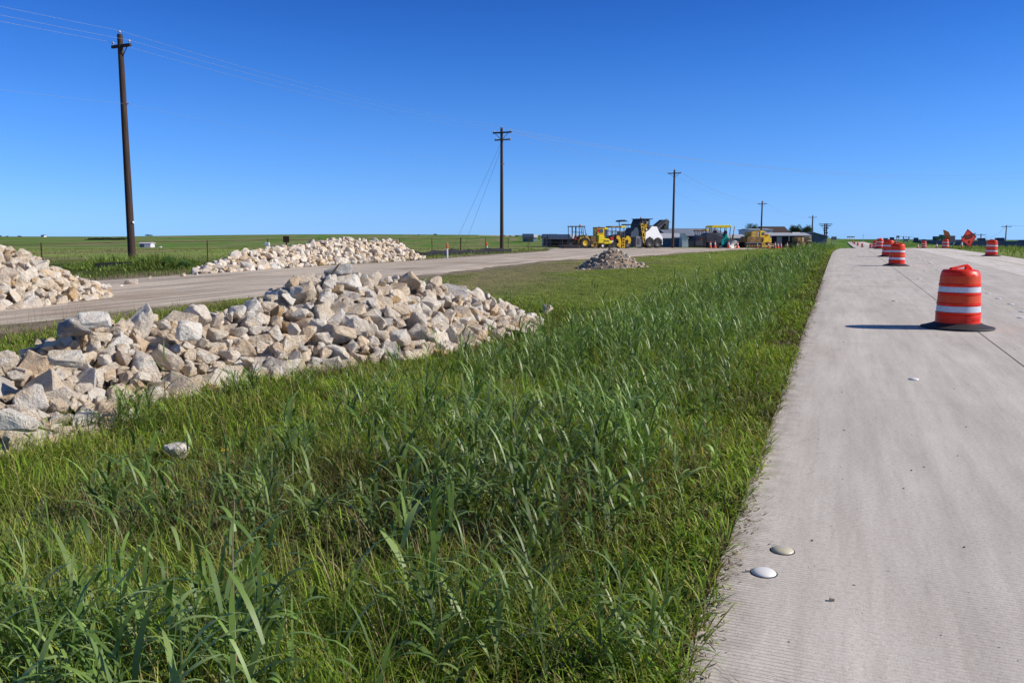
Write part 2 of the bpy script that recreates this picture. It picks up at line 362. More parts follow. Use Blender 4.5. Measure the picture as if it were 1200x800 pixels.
# ------------------------------------------------------------------ pavement
ANG = math.atan2(E[0], E[1])
def conc_mat(name, tone, joint=None, tine=1.0, seed=0):
    m, nt, bs, out = nodes(name)
    co = N(nt, 'ShaderNodeAttribute', attribute_name='ts').outputs['Vector']     # x across, y along
    n1 = noise(nt, mapn(nt, co, (1, .12, 1), loc=(seed, 0, 0)), 1.6, 7, .65, .3)
    n2 = noise(nt, mapn(nt, co, (5, .35, 1)), 1.3, 6, .7)
    n3 = noise(nt, co, 38, 6, .75); n4 = noise(nt, co, .45, 4, .6)
    n5 = noise(nt, co, 150, 3, .7)
    t = tone
    c = ramp(nt, n1, [(.28, tuple(x*.87 for x in t)), (.5, t), (.72, tuple(x*1.10 for x in t))])
    c = mixc(nt, c, ramp(nt, n2, [(.3, (.82,.81,.80)), (.5, (1,1,1)), (.7, (1.13,1.13,1.13))]), .8, 'MULTIPLY')
    c = mixc(nt, c, ramp(nt, n3, [(.3, (.76,.75,.73)), (.5, (1,1,1)), (.72, (1.18,1.18,1.17))]), .9, 'MULTIPLY')
    c = mixc(nt, c, ramp(nt, n5, [(.28, (.55,.55,.54)), (.46, (1,1,1)), (.75, (1.2,1.2,1.2))]), .9, 'MULTIPLY')
    c = mixc(nt, c, ramp(nt, n4, [(.3, (.90,.885,.87)), (.7, (1.07,1.07,1.08))]), .9, 'MULTIPLY')
    sp = N(nt, 'ShaderNodeSeparateXYZ'); nt.links.new(co, sp.inputs[0])
    # tining grooves across the lane
    wv = N(nt, 'ShaderNodeTexWave', wave_type='BANDS', bands_direction='Y'); wv.inputs['Scale'].default_value = 11.5
    wv.inputs['Distortion'].default_value = .7; wv.inputs['Detail'].default_value = 2; wv.inputs['Detail Scale'].default_value = .6
    nt.links.new(co, wv.inputs['Vector'])
    gro = ramp(nt, wv.outputs['Fac'], [(0, (.0,.0,.0)), (.22, (1,1,1))])
    wear = ramp(nt, noise(nt, mapn(nt, co, (1.2, .25, 1)), 1.4, 5, .6), [(.36, (.12,.12,.12)), (.60, (.95,.95,.95))])
    edge = N(nt, 'ShaderNodeMapRange'); nt.links.new(sp.outputs[0], edge.inputs[0])
    edge.inputs['From Min'].default_value = 0; edge.inputs['From Max'].default_value = .9; edge.inputs['To Min'].default_value = 1; edge.inputs['To Max'].default_value = .38
    wm = N(nt, 'ShaderNodeMath', operation='MULTIPLY'); nt.links.new(wear, wm.inputs[0]); nt.links.new(edge.outputs[0], wm.inputs[1])
    wm2 = N(nt, 'ShaderNodeMath', operation='MULTIPLY'); nt.links.new(wm.outputs[0], wm2.inputs[0]); wm2.inputs[1].default_value = tine*1.25
    gm = mixc(nt, (1.0, 1.0, 1.0), mixc(nt, (.60, .57, .55), (1.03, 1.03, 1.03), gro), wm2.outputs[0])
    c = mixc(nt, c, gm, 1.0, 'MULTIPLY')
    # brownish silt near the grass edge
    ed = N(nt, 'ShaderNodeMapRange'); nt.links.new(sp.outputs[0], ed.inputs[0]); ed.inputs['From Min'].default_value = .0; ed.inputs['From Max'].default_value = .32
    ed.inputs['To Min'].default_value = .5; ed.inputs['To Max'].default_value = 0
    em = N(nt, 'ShaderNodeMath', operation='MULTIPLY'); nt.links.new(ed.outputs[0], em.inputs[0])
    nt.links.new(ramp(nt, noise(nt, co, 5, 6, .7), [(.42, (0,0,0)), (.62, (1,1,1))]), em.inputs[1])
    c = mixc(nt, c, (.13, .09, .065), em.outputs[0])
    # dark specks and stains
    c = mixc(nt, c, (.08, .07, .065), ramp(nt, noise(nt, co, 23, 2, .5), [(.74, (0,0,0)), (.77, (.8,.8,.8))]))
    vo = N(nt, 'ShaderNodeTexVoronoi', feature='F1'); vo.inputs['Scale'].default_value = 2.1; nt.links.new(co, vo.inputs['Vector'])
    c = mixc(nt, c, (.06, .05, .045), ramp(nt, vo.outputs['Distance'], [(.016, (.85,.85,.85)), (.022, (0,0,0))]))
    # hairline cracks / joints
    def line(axis_, pos, wdt, col, strength, wob=.02):
        nonlocal c
        wb = noise(nt, mapn(nt, co, (1, 1, 1), loc=(pos*3, pos, 0)), 1.1, 4, .6)
        a = N(nt, 'ShaderNodeMath', operation='MULTIPLY_ADD'); nt.links.new(wb, a.inputs[0]); a.inputs[1].default_value = wob; nt.links.new(sp.outputs[axis_], a.inputs[2])
        s = N(nt, 'ShaderNodeMath', operation='SUBTRACT'); nt.links.new(a.outputs[0], s.inputs[0]); s.inputs[1].default_value = pos+wob*.5
        ab = N(nt, 'ShaderNodeMath', operation='ABSOLUTE'); nt.links.new(s.outputs[0], ab.inputs[0])
        lt = N(nt, 'ShaderNodeMath', operation='LESS_THAN'); nt.links.new(ab.outputs[0], lt.inputs[0]); lt.inputs[1].default_value = wdt
        mu = N(nt, 'ShaderNodeMath', operation='MULTIPLY'); nt.links.new(lt.outputs[0], mu.inputs[0]); mu.inputs[1].default_value = strength
        c = mixc(nt, c, col, mu.outputs[0])
    if joint:
        line(0, joint, .011, (.045, .038, .035), .9, .0)
        for yy in (9.3, 19, 36): line(1, yy, .004, (.09, .08, .075), .28, .16)
        for xx, wd, st in ((1.15, .09, .10), (1.55, .22, .07), (4.4, .3, .10), (5.6, .25, .08)):
            line(0, xx, wd, tuple(x*.6 for x in tone), st, .12)
    nt.links.new(c, bs.inputs['Base Color']); bs.inputs['Roughness'].default_value = .9; bs.inputs['Specular IOR Level'].default_value = .12
    hb = N(nt, 'ShaderNodeMath', operation='MULTIPLY_ADD'); nt.links.new(gro, hb.inputs[0]); nt.links.new(wm2.outputs[0], hb.inputs[1])
    h2 = N(nt, 'ShaderNodeMath', operation='MULTIPLY'); nt.links.new(n3, h2.inputs[0]); h2.inputs[1].default_value = .6
    nt.links.new(h2.outputs[0], hb.inputs[2])
    bumpn(nt, hb.outputs[0], .45, .004, bs); return m
def slab(name, t0, t1, lift, m, s0=-8, s1=1500, jag=0, wob=None):
    ss = axis([(s0, 60, .25), (60, 300, 2), (300, s1, 12)])
    ts = np.linspace(t0, t1, 8)
    S, TT = np.meshgrid(ss, ts, indexing='ij')
    if jag:
        TT[:, 0] += jag*(fbm(ss*4.5, ss*0+3, 5, 4)-.5)
    X0 = -.54+E[0]*S+.932*TT; Y0 = E[1]*S-.363*TT
    X0 = X0+dxc(Y0)
    Z0 = prof(ZR, Y0)+lift+.0012*np.maximum(0, Y0-120)*0+.25*sstep(140, 260, Y0)
    nS, nT = S.shape
    vs = np.stack([X0.ravel(), Y0.ravel(), Z0.ravel()], 1); tsv = np.stack([TT.ravel(), S.ravel(), 0*S.ravel()], 1)
    idx = np.arange(nS*nT).reshape(nS, nT)
    q = np.stack([idx[:-1,:-1], idx[:-1,1:], idx[1:,1:], idx[1:,:-1]], -1).reshape(-1, 4)
    # skirts down both sides
    L = vs[idx[:,0]].copy(); L[:,2] -= .25; R = vs[idx[:,-1]].copy(); R[:,2] -= .25
    o1 = len(vs); o2 = o1+nS
    vs = np.concatenate([vs, L, R]); tsv = np.concatenate([tsv, tsv[idx[:,0]], tsv[idx[:,-1]]])
    k = np.arange(nS-1)
    q = np.concatenate([q, np.stack([idx[:-1,0], idx[1:,0], o1+k+1, o1+k], 1), np.stack([idx[:-1,-1], o2+k, o2+k+1, idx[1:,-1]], 1)])
    o = np_mesh(name, vs, q, m)
    a_ = o.data.attributes.new('ts', 'FLOAT_VECTOR', 'POINT'); a_.data.foreach_set('vector', tsv.astype(np.float32).ravel())
    return o
road = slab('road', 0, 6.7, 0, conc_mat('tined road concrete', (.600, .550, .490), joint=2.72), jag=.035)
tag(road, 'pale tined concrete carriageway running to a crest', 'road', kind='structure')
sh = slab('road_shoulder', 6.704, 10.3, .004, conc_mat('lighter shoulder concrete', (.72, .66, .59), tine=.3, seed=9))
tag(sh, 'lighter concrete shoulder strip beyond the barrels', 'road shoulder', kind='structure')
M['worn_yellow'] = plain('worn yellow paint on concrete', (.62, .50, .28), .85, var=.35, scale=4)
mk = slab('lane_marking', 8.46, 8.58, .008, M['worn_yellow'], s0=20, s1=300)
tag(mk, 'worn yellow edge line on the lighter shoulder', 'lane marking', kind='structure')

# ------------------------------------------------------------------ gravel track
def track_mat():
    m, nt, bs, out = nodes('packed gravel track')
    co = N(nt, 'ShaderNodeAttribute', attribute_name='ts').outputs['Vector']
    n1 = noise(nt, mapn(nt, co, (1.4, .10, 1)), 1.3, 6, .62, .3); n2 = noise(nt, co, 9, 6, .7); n3 = noise(nt, co, 40, 3, .7); n4 = noise(nt, co, .35, 4, .6)
    c = ramp(nt, n1, [(.28, (.36, .30, .245)), (.45, (.54, .455, .365)), (.6, (.65, .56, .455)), (.75, (.76, .67, .56))])
    c = mixc(nt, c, ramp(nt, n2, [(.3, (.78,.76,.74)), (.5, (1,1,1)), (.7, (1.15,1.14,1.12))]), .8, 'MULTIPLY')
    c = mixc(nt, c, ramp(nt, n3, [(.3, (.72,.71,.7)), (.7, (1.2,1.2,1.2))]), .7, 'MULTIPLY')
    c = mixc(nt, c, (.30, .22, .15), ramp(nt, n4, [(.50, (0,0,0)), (.70, (.65,.65,.65))])); n6 = noise(nt, mapn(nt, co, (3.2, .05, 1)), 1.0, 4, .5); c = mixc(nt, c, ramp(nt, n6, [(.38, (.74,.75,.78)), (.52, (1,1,1)), (.66, (1.12,1.11,1.1))]), .9, 'MULTIPLY')
    nt.links.new(c, bs.inputs['Base Color']); bs.inputs['Roughness'].default_value = .95; bs.inputs['Specular IOR Level'].default_value = .08
    bumpn(nt, n3, .6, .03, bs); return m
yt = axis([(-6, 60, .3), (60, 124, .8)])
ws = np.linspace(0, 1, 30)
Yg, Wg = np.meshgrid(yt, ws, indexing='ij')
xa = xfar(yt)+.7*(fbm(yt*.6, yt*0, 71, 4)-.5); xb = xnear(yt)-.35+1.9*(fbm(yt*.5, yt*0+9, 72, 4)-.5)
Xg = xa[:, None]*(1-Wg)+xb[:, None]*Wg
rut = -.025*np.exp(-((Wg-.32)/.05)**2)-.025*np.exp(-((Wg-.68)/.05)**2)+.03*np.sin(Wg*PI)
Zg = zt(Xg, Yg)-.035+.03+rut-.03*(np.abs(Wg-.5) > .49)
ii = np.arange(Xg.size).reshape(Xg.shape)
q = np.stack([ii[:-1,:-1], ii[:-1,1:], ii[1:,1:], ii[1:,:-1]], -1).reshape(-1, 4)
tr = np_mesh('gravel_road', np.stack([Xg.ravel(), Yg.ravel(), Zg.ravel()], 1), q, track_mat(), smooth=True)
a_ = tr.data.attributes.new('ts', 'FLOAT_VECTOR', 'POINT'); a_.data.foreach_set('vector', np.stack([((Xg-.42*Yg)).ravel(), Yg.ravel(), 0*Yg.ravel()], 1).astype(np.float32).ravel())
tag(tr, 'packed beige gravel track widening into the machine yard', 'gravel road', kind='structure')

# ------------------------------------------------------------------ rock piles
def hull_mesh(seed, detail):
    r = random.Random(seed); bm = bmesh.new()
    n = r.choice((10, 12, 14, 18)); pw = r.uniform(.32, .75)
    ax = (r.uniform(1.0, 1.28), r.uniform(.82, 1.05), r.uniform(.68, .95))
    for i in range(n):
        v = Vector([r.gauss(0, 1) for _ in range(3)]).normalized()
        v = Vector([math.copysign(abs(c)**pw, c) for c in v])*r.uniform(.86, 1.04)
        bm.verts.new([v[k]*ax[k] for k in range(3)])
    res = bmesh.ops.convex_hull(bm, input=bm.verts[:])
    bmesh.ops.delete(bm, geom=[v for v in bm.verts if not v.link_faces], context='VERTS')
    bmesh.ops.dissolve_limit(bm, angle_limit=math.radians(14), verts=bm.verts[:], edges=bm.edges[:])
    bmesh.ops.bevel(bm, geom=bm.edges[:], offset=.07 if detail else .1, segments=1, affect='EDGES')
    bmesh.ops.triangulate(bm, faces=bm.faces[:])
    if detail:
        bmesh.ops.subdivide_edges(bm, edges=[e for e in bm.edges if e.calc_length() > .45], cuts=1, use_grid_fill=False)
        bmesh.ops.triangulate(bm, faces=bm.faces[:])
        bmesh.ops.subdivide_edges(bm, edges=bm.edges[:], cuts=1, use_grid_fill=True)
        from mathutils import noise as mn
        off = Vector((seed*7.3, seed*3.1, 0))
        for v in bm.verts:
            d = mn.noise(v.co*1.3+off)*.12+mn.noise(v.co*3.1+off)*.085+mn.noise(v.co*8+off)*.03
            v.co += v.co.normalized()*d
    bmesh.ops.recalc_face_normals(bm, faces=bm.faces)
    me = bpy.data.meshes.new('rock'); bm.to_mesh(me); bm.free()
    vs = np.zeros(len(me.vertices)*3, np.float32); me.vertices.foreach_get('co', vs); vs = vs.reshape(-1, 3)
    s = 1/np.sqrt((vs**2).sum(1)).mean(); me.transform(Matrix.Scale(float(s), 4))
    if detail:
        me.polygons.foreach_set('use_smooth', [True]*len(me.polygons)); me.set_sharp_from_angle(angle=math.radians(26)); me.materials.append(M['rock'])
    return me
HI = [hull_mesh(100+i, True) for i in range(26)]
LO = [hull_mesh(300+i, False) for i in range(16)]
LOV = []
for me in LO:
    v = np.zeros(len(me.vertices)*3, np.float32); me.vertices.foreach_get('co', v)
    f = np.array([p.vertices[:] for p in me.polygons], np.int32); LOV.append((v.reshape(-1, 3), f))
    bpy.data.meshes.remove(me)

def pile_h(crest, X, Y, seed=0):
    """height of a pile given crest points (x, y, h, halfwidth)"""
    best = np.full(np.shape(X), -1.)
    C = np.array(crest, float)
    for a, b in zip(C[:-1], C[1:]):
        d = b[:2]-a[:2]; L2 = (d**2).sum()
        t = np.clip(((X-a[0])*d[0]+(Y-a[1])*d[1])/L2, 0, 1)
        dist = np.hypot(X-(a[0]+t*d[0]), Y-(a[1]+t*d[1]))
        h = a[2]*(1-t)+b[2]*t; wd = a[3]*(1-t)+b[3]*t
        q_ = dist/wd; best = np.maximum(best, h*(1-q_)*(1.12-.12*np.minimum(q_, 1)))
    return best
PILES = {
 'near': ([(-7.5,4.9,.30,1.3),(-6.2,6.4,.36,1.5),(-5.2,7.8,.40,1.6),(-4.95,8.7,.42,1.35),(-4.75,9.4,.66,1.3),(-4.45,10.1,.66,1.35),(-4.1,11,.50,1.55),(-3.65,12,.62,1.8),(-3.1,12.9,.98,2.05),(-2.5,13.6,.95,1.95),(-2.0,14.3,.88,1.75),(-1.0,15.3,.70,1.4),(-.3,16.1,.46,.95),(.1,16.6,.18,.55)], (.06, .20), 4200),
 'left': ([(-15,17.6,1.95,2.9),(-12.9,19.0,1.62,2.7),(-12.0,20.5,1.10,2.0),(-12.1,22.1,.58,1.4),(-12.4,23.8,.2,.9)], (.08, .20), 3600),
 'far': ([(-11.9,32.4,.16,.7),(-11.7,34.2,.34,1.0),(-11.6,36,.72,1.5),(-10.7,38.5,.80,1.7),(-9.9,41,.92,1.9),(-9.0,43.6,1.12,2.0),(-7.6,46,1.0,1.9),(-6.6,47.6,1.0,1.6),(-6.0,48.8,.45,1.1)], (.10, .26), 3000),
}
def fill_pile(crest, rr, tries, rng):
    C = np.array(crest); P = np.zeros((0, 4))
    x0, x1 = C[:,0].min()-C[:,3].max(), C[:,0].max()+C[:,3].max(); y0, y1 = C[:,1].min()-C[:,3].max(), C[:,1].max()+C[:,3].max()
    cx = rng.uniform(x0, x1, tries*14); cy = rng.uniform(y0, y1, tries*14); ph = pile_h(crest, cx, cy)
    ok = ph > -.0; cx, cy, ph = cx[ok], cy[ok], ph[ok]; cz = zt(cx, cy)-.03
    fails = 0; K = 16
    for it in range(tries):
        u = rng.random(); r = rr[0]+(rr[1]-rr[0])*(u**1.7)
        j = rng.integers(0, len(cx), K)
        X, Y, hh, gz = cx[j], cy[j], ph[j], cz[j]
        if Y.mean() < 9.3 or (Y[0] < 9.0): r *= .82; keep_ = Y < 9.6; X, Y, hh, gz = (a_[keep_] if keep_.any() else a_ for a_ in (X, Y, hh, gz))
        base = np.maximum(gz+r*.35, gz+hh-.5)
        z = base
        if len(P):
            d2 = (X[:,None]-P[None,:,0])**2+(Y[:,None]-P[None,:,1])**2
            R = (r+P[None,:,3])*.86
            zz = np.where(d2 < R**2, P[None,:,2]+np.sqrt(np.maximum(R**2-d2, 0)), -9)
            z = np.maximum(base, zz.max(1))
        top = z+r*.5-(gz+hh)
        k = np.argmin(top)
        if top[k] < r*.25+.02:
            P = np.vstack([P, (X[k], Y[k], z[k], r)])
        else: fails += 1
    return P
ROCKS = []
prng = np.random.default_rng(11)
for nm, (crest, rr, tries) in PILES.items():
    P = fill_pile(crest, rr, tries, prng)
    for p in P: ROCKS.append((nm, *p))
# strays on the ground round the piles
for nm, px, py, Y, r in [('near', 641, 357, 18.3, .12), ('near', 622, 364, 17.4, .11), ('near', 605, 368, 16.8, .15), ('near', 578, 372, 16.2, .17), ('left', 155, 333, 25.8, .17), ('left', 123, 337, 24.2, .15), ('left', 119, 343, 23, .08), ('left', 141, 336, 24.6, .07), ('left', 176, 324, 28.5, .08), ('left', 203, 322, 29.5, .07),
        ('far', 232, 321, 31, .13), ('far', 215, 322, 30, .1), ('near', 560, 372, 16.2, .2), ('near', 210, 455, 9, .17)]:
    x, y, z = at(px, py, Y); zz = float(ztg(x, y)); ROCKS.append((nm, x, y, zz+r*.45, r))
RK = np.array([r[1:] for r in ROCKS]); RN = [r[0] for r in ROCKS]
for nm, (crest, rr, t_) in PILES.items():     # chips and strays spilled round the feet
    C = np.array(crest); k_ = 0
    while k_ < (260 if nm == 'near' else 90):
        c = C[prng.integers(0, len(C)-1)]; x = c[0]+prng.normal()*c[3]*.9; y = c[1]+prng.normal()*c[3]*.9; h_ = float(pile_h(crest, np.array([x]), np.array([y]))[0])
        if -.28 < h_ < .05: r = .02+.055*prng.random()**2; ROCKS.append((nm, x, y, float(ztg(x, y))+r*.4, r)); k_ += 1
# painter's pass: how large does each rock show
buf = np.full((400, 600), -1, int); px, py, dd = proj(RK[:,0], RK[:,1], RK[:,2]); rad = RK[:,3]*F/dd
yy_, xx_ = np.mgrid[0:400, 0:600]
for i in np.argsort(-dd):
    cx, cy, rr_ = px[i]/2, py[i]/2, max(rad[i]/2*1.05, .6)
    x0, x1, y0, y1 = int(cx-rr_-1), int(cx+rr_+2), int(cy-rr_-1), int(cy+rr_+2)
    x0, y0 = max(x0, 0), max(y0, 0)
    if x1 <= x0 or y1 <= y0 or x0 >= 600 or y0 >= 400: continue
    sub = (xx_[y0:y1, x0:x1]-cx)**2+(yy_[y0:y1, x0:x1]-cy)**2 < rr_**2
    buf[y0:y1, x0:x1][sub] = i
cnt = np.bincount(buf[buf >= 0], minlength=len(RK))
order = np.argsort(-cnt); chosen = set(int(i) for i in order[:296] if cnt[i] > 0)
# special rocks of the near pile
def place_rock(i, x, y, z, r, label, group='limestone rocks heaped beside the track', seed=None, scale=None, rot=None):
    rg = random.Random(int(i)*13+5)
    o = bpy.data.objects.new('rock', HI[(seed if seed is not None else rg.randrange(len(HI)))]); COL.objects.link(o)
    o.location = (x, y, z); s = r*1.17
    o.scale = scale or (s*rg.uniform(.92, 1.15), s*rg.uniform(.9, 1.1), s*rg.uniform(.88, 1.1))
    o.rotation_euler = rot or (rg.gauss(0, .45), rg.gauss(0, .45), rg.uniform(0, 6.28))
    for w_, k_ in (('white', 'rock_white'), ('grey', 'rock_grey'), ('dark', 'rock_shade'), ('pale', 'rock_white'), ('broad flat cream', 'rock_cream')):
        if group is None and w_ in label.split(' in the')[0]: o.material_slots[0].link = 'OBJECT'; o.material_slots[0].material = M[k_]; break
    tag(o, label, 'rock', group); return o
PL = {'near': 'angular cream limestone rock heaped in the nearest pile', 'left': 'cream limestone rock in the pile at the left edge', 'far': 'cream limestone rock in the low pile across the track'}
PG = {'near': 'limestone rocks of the nearest pile', 'left': 'limestone rocks of the left pile', 'far': 'limestone rocks of the pile across the track'}
mv, mf, mr = [], [], []; off = 0
for i in range(len(RK)):
    x, y, z, r = RK[i]
    if i in chosen: place_rock(i, x, y, z, r, PL[RN[i]], PG[RN[i]])
    else:
        V, Fc = LOV[prng.integers(0, len(LOV))]
        e = Matrix.Rotation(prng.uniform(0, 6.28), 3, 'Z') @ Matrix.Rotation(prng.normal()*.5, 3, 'X') @ Matrix.Rotation(prng.normal()*.5, 3, 'Y')
        vv = (V*r*1.17*prng.uniform(.9, 1.12, 3)) @ np.array(e).T+np.array((x, y, z))
        mv.append(vv); mf.append(Fc+off); off += len(vv); mr.append(np.full(len(vv), prng.random()))
rub = np_mesh('rock_rubble', np.concatenate(mv), np.zeros((0, 4)), M['rock_mass'], {'rcol': np.concatenate(mr)}, faces3=np.concatenate(mf))
tag(rub, 'smaller pale limestone rubble filling the rock piles', 'rocks', kind='stuff')
# soil cores under the piles
cv, cf = [], []; off = 0
for nm, (crest, rr, tries) in PILES.items():
    C = np.array(crest); gx = np.arange(C[:,0].min()-4, C[:,0].max()+4, .22); gy = np.arange(C[:,1].min()-4, C[:,1].max()+4, .22)
    GX, GY = np.meshgrid(gx, gy); hh = pile_h(crest, GX, GY)
    GZ = zt(GX, GY)-.1+np.maximum(hh-.22, -.3)*.9
    ii = np.arange(GX.size).reshape(GX.shape); q = np.stack([ii[:-1,:-1], ii[:-1,1:], ii[1:,1:], ii[1:,:-1]], -1).reshape(-1, 4)
    keep = (hh.ravel()[q] > -.05).any(1); cv.append(np.stack([GX.ravel(), GY.ravel(), GZ.ravel()], 1)); cf.append(q[keep]+off); off += GX.size
M['core'] = plain('dark stony soil', (.10, .075, .055), .95, var=.5, scale=6, bump=.5)
co2 = np_mesh('soil_mound', np.concatenate(cv), np.concatenate(cf), M['core'])
tag(co2, 'dark soil and fines under the rock piles', 'soil', kind='stuff')
# singled-out rocks
x, y, z = at(184, 512, 6.4)
place_rock(901, -2.72, 6.62, float(ztg(-2.72, 6.62))+.16, .075, 'lone white rock lying in the grass in front of the nearest pile', None, seed=3)
def on_pile(px, py, Y, r, seed, label, sc, rot=(0, 0, 0)):
    x, y, z = at(px, py, Y); place_rock(950+seed, x, y, z, r, label, None, seed=seed, scale=sc, rot=rot)
on_pile(112, 374, 8.95, .3, 9, 'big pale block perched on the left hump of the nearest pile', (.165, .15, .13), (.05, .1, .3))
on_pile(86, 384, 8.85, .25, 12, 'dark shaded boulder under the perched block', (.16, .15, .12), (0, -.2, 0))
on_pile(80, 420, 7.7, .3, 6, 'broad flat cream slab on the left of the nearest pile', (0.15, 0.11, 0.085), (.5, .1, .3))
on_pile(529, 342, 15.2, .3, 8, 'large smooth grey slab near the right of the nearest pile', (0.286, 0.136, 0.184), (-.35, .12, .1))
on_pile(398, 318, 13.3, .3, 11, 'grey boulder on top of the nearest pile under a rusty wire', (0.245, 0.190, 0.122), (0, -.2, .2))
on_pile(222, 388, 9.7, .25, 15, 'pale cube shaped rock standing proud right of the hump', (.14, .14, .14), (.2, .1, .5))
on_pile(24, 492, 6.7, .2, 20, 'bright white block at the lower left foot of the pile', (.15, .13, .12), (.1, .3, .2))
for n_, m_ in (('rock_wire', 0),):
    mb = MB(); pts = [at(384, 331, 13.0), at(388, 322, 12.95), at(393, 314, 12.95), at(398, 309, 13.0), at(392, 318, 12.9)]
    mb.path(pts, .008, 5); tag(mb.build('rusty_wire', M['rust']), 'bent rusty wire lying over the grey boulder on the pile', 'wire')

# ------------------------------------------------------------------ dirt and gravel heap on the verge
hx, hy, _ = at(717, 312, 37.5)
GP = []
rg2 = np.random.default_rng(5)
gx = np.linspace(-1.9, 1.9, 40); GX, GY = np.meshgrid(gx, gx); R_ = np.hypot(GX/1.5, GY/1.3)
GH = np.maximum(.80*(1-R_**1.25*.95)+.14*(fbm(GX*2.4, GY*2.4, 91)-.5), -.1)
GZ = ztg(GX+hx, GY+hy)-.04+GH
ii = np.arange(GX.size).reshape(GX.shape); q = np.stack([ii[:-1,:-1], ii[:-1,1:], ii[1:,1:], ii[1:,:-1]], -1).reshape(-1, 4)
M['gravel'] = plain('brown gravelly dirt', (.34, .25, .175), .95, var=.5, scale=9, bump=.9)
hp = empty('dirt_heap', (hx, hy, float(ztg(hx, hy))), 'brown heap of gravelly dirt and broken stone on the verge', 'dirt heap')
hm = np_mesh('dirt', np.stack([GX.ravel(), GY.ravel(), GZ.ravel()-float(ztg(hx, hy))], 1), q, M['gravel'], smooth=True); hm.parent = hp
mv, mf, mr = [], [], []; off = 0
for i in range(420):
    a = rg2.uniform(0, 6.28); rr_ = rg2.random()**.6*1.12; lx, ly = rr_*1.5*math.cos(a), rr_*1.3*math.sin(a)
    h_ = max(.80*(1-rr_**1.25*.95), 0); r = .025+.085*rg2.random()**3+(.04 if rr_ > .85 and rg2.random() < .2 else 0)
    V, Fc = LOV[i % len(LOV)]; e = Matrix.Rotation(rg2.uniform(0, 6.28), 3, 'Z') @ Matrix.Rotation(rg2.normal(), 3, 'X')
    mv.append((V*r) @ np.array(e).T+np.array((lx, ly, h_-.02+float(ztg(lx+hx, ly+hy))-hp.location[2]))); mf.append(Fc+off); off += len(V); mr.append(np.full(len(V), rg2.random()))
M['rock_dusty'] = M['rock_mass'].copy(); M['rock_dusty'].name = 'dusty broken stone'
for nd in M['rock_dusty'].node_tree.nodes:
    if nd.type == 'VALTORGB' and len(nd.color_ramp.elements) > 5:
        for el in nd.color_ramp.elements: el.color = (*[c*.66 for c in el.color[:3]], 1)
st = np_mesh('stones', np.concatenate(mv), np.zeros((0, 4)), M['rock_dusty'], {'rcol': np.concatenate(mr)}, faces3=np.concatenate(mf)); st.parent = hp; st['kind'] = 'stuff'


# ------------------------------------------------------------------ grass
def make_blades(root, az, L, W, th0, kap, tint, nseg=4, tipc=1.25, rootc=.55, pw=1.3):
    n = len(root); k = np.linspace(0, 1, nseg+1)
    mid = (k[1:]+k[:-1])/2
    th = th0[:,None]+kap[:,None]*mid[None,:]**pw
    ds = (L/nseg)[:,None]
    hx = np.concatenate([np.zeros((n,1)), np.cumsum(np.sin(th)*ds, 1)], 1); hz = np.concatenate([np.zeros((n,1)), np.cumsum(np.cos(th)*ds, 1)], 1)
    ca, sa = np.cos(az)[:,None], np.sin(az)[:,None]
    cx = root[:,0:1]+hx*ca; cy = root[:,1:2]+hx*sa; cz = root[:,2:3]+hz
    wp = W[:,None]*(.55+.9*k[None,:])*(1-k[None,:]**2.4)*.5
    tw = (az[:,None]+PI/2)+.5*np.sin(az*7)[:,None]*k[None,:]
    wx, wy = np.cos(tw)*wp, np.sin(tw)*wp
    A = np.stack([cx-wx, cy-wy, cz], -1)[:, :nseg]; B = np.stack([cx+wx, cy+wy, cz], -1)[:, :nseg]
    T = np.stack([cx, cy, cz], -1)[:, nseg:]
    per = 2*nseg+1
    V = np.concatenate([A, B, T], 1).reshape(-1, 3)
    b = (np.arange(n)*per)[:,None]
    s = np.arange(nseg-1)[None,:]
    Q = np.stack([b+s, b+nseg+s, b+nseg+s+1, b+s+1], -1).reshape(-1, 4)
    Tr = np.stack([b[:,0]+nseg-1, b[:,0]+2*nseg-1, b[:,0]+2*nseg], -1)
    f = rootc+(tipc-rootc)*k  # root end darkened in colour as painted shade between blades
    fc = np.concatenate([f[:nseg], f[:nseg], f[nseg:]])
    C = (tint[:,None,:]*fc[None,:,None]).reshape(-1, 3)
    return V, Q, Tr, C
class Bag:
    def __init__(s): s.p = []; s.o = 0
    def add(s, V, Q, T, C): s.p.append((V, Q+s.o, T+s.o, C)); s.o += len(V)
    def build(s, name, m):
        return np_mesh(name, np.concatenate([p[0] for p in s.p]), np.concatenate([p[1] for p in s.p]), m, {'bcol': np.concatenate([p[3] for p in s.p])}, faces3=np.concatenate([p[2] for p in s.p]), smooth=True)
R = np.random.default_rng(21)
def rnd(n, a, b): return R.uniform(a, b, n)
def tints(X, Y, base, var=.25):
    n = len(X); pal = np.asarray(base)
    c = pal[R.integers(0, len(pal), n)]
    z = (fbm(X*.45, Y*.45, 51)-.5)[:,None]
    return c*(1+var*R.normal(size=(n, 1))*1.1).clip(.35, 2.0)*(1+z*.9)
GREEN = [tuple(q*k_ for q, k_ in zip(c_, (2.0, 2.05, 1.4))) for c_ in [(.115,.175,.022),(.085,.145,.018),(.14,.20,.03),(.095,.155,.025),(.17,.205,.045),(.065,.12,.018),(.13,.19,.022),(.15,.15,.06),(.21,.185,.095)]]
DRY = [(.20,.16,.08),(.15,.10,.065),(.34,.28,.16),(.16,.15,.05)]
WEED = [(.14,.24,.04),(.19,.26,.05),(.16,.27,.04)]
def on_rocks(X, Y, m=-.0):
    r = np.zeros(np.shape(X), bool)
    for nm, (crest, rr, t) in PILES.items(): r |= pile_h(crest, X, Y) > m
    r |= np.hypot((X-hx)/1.5, (Y-hy)/1.3) < .95
    return r
grass = Bag()
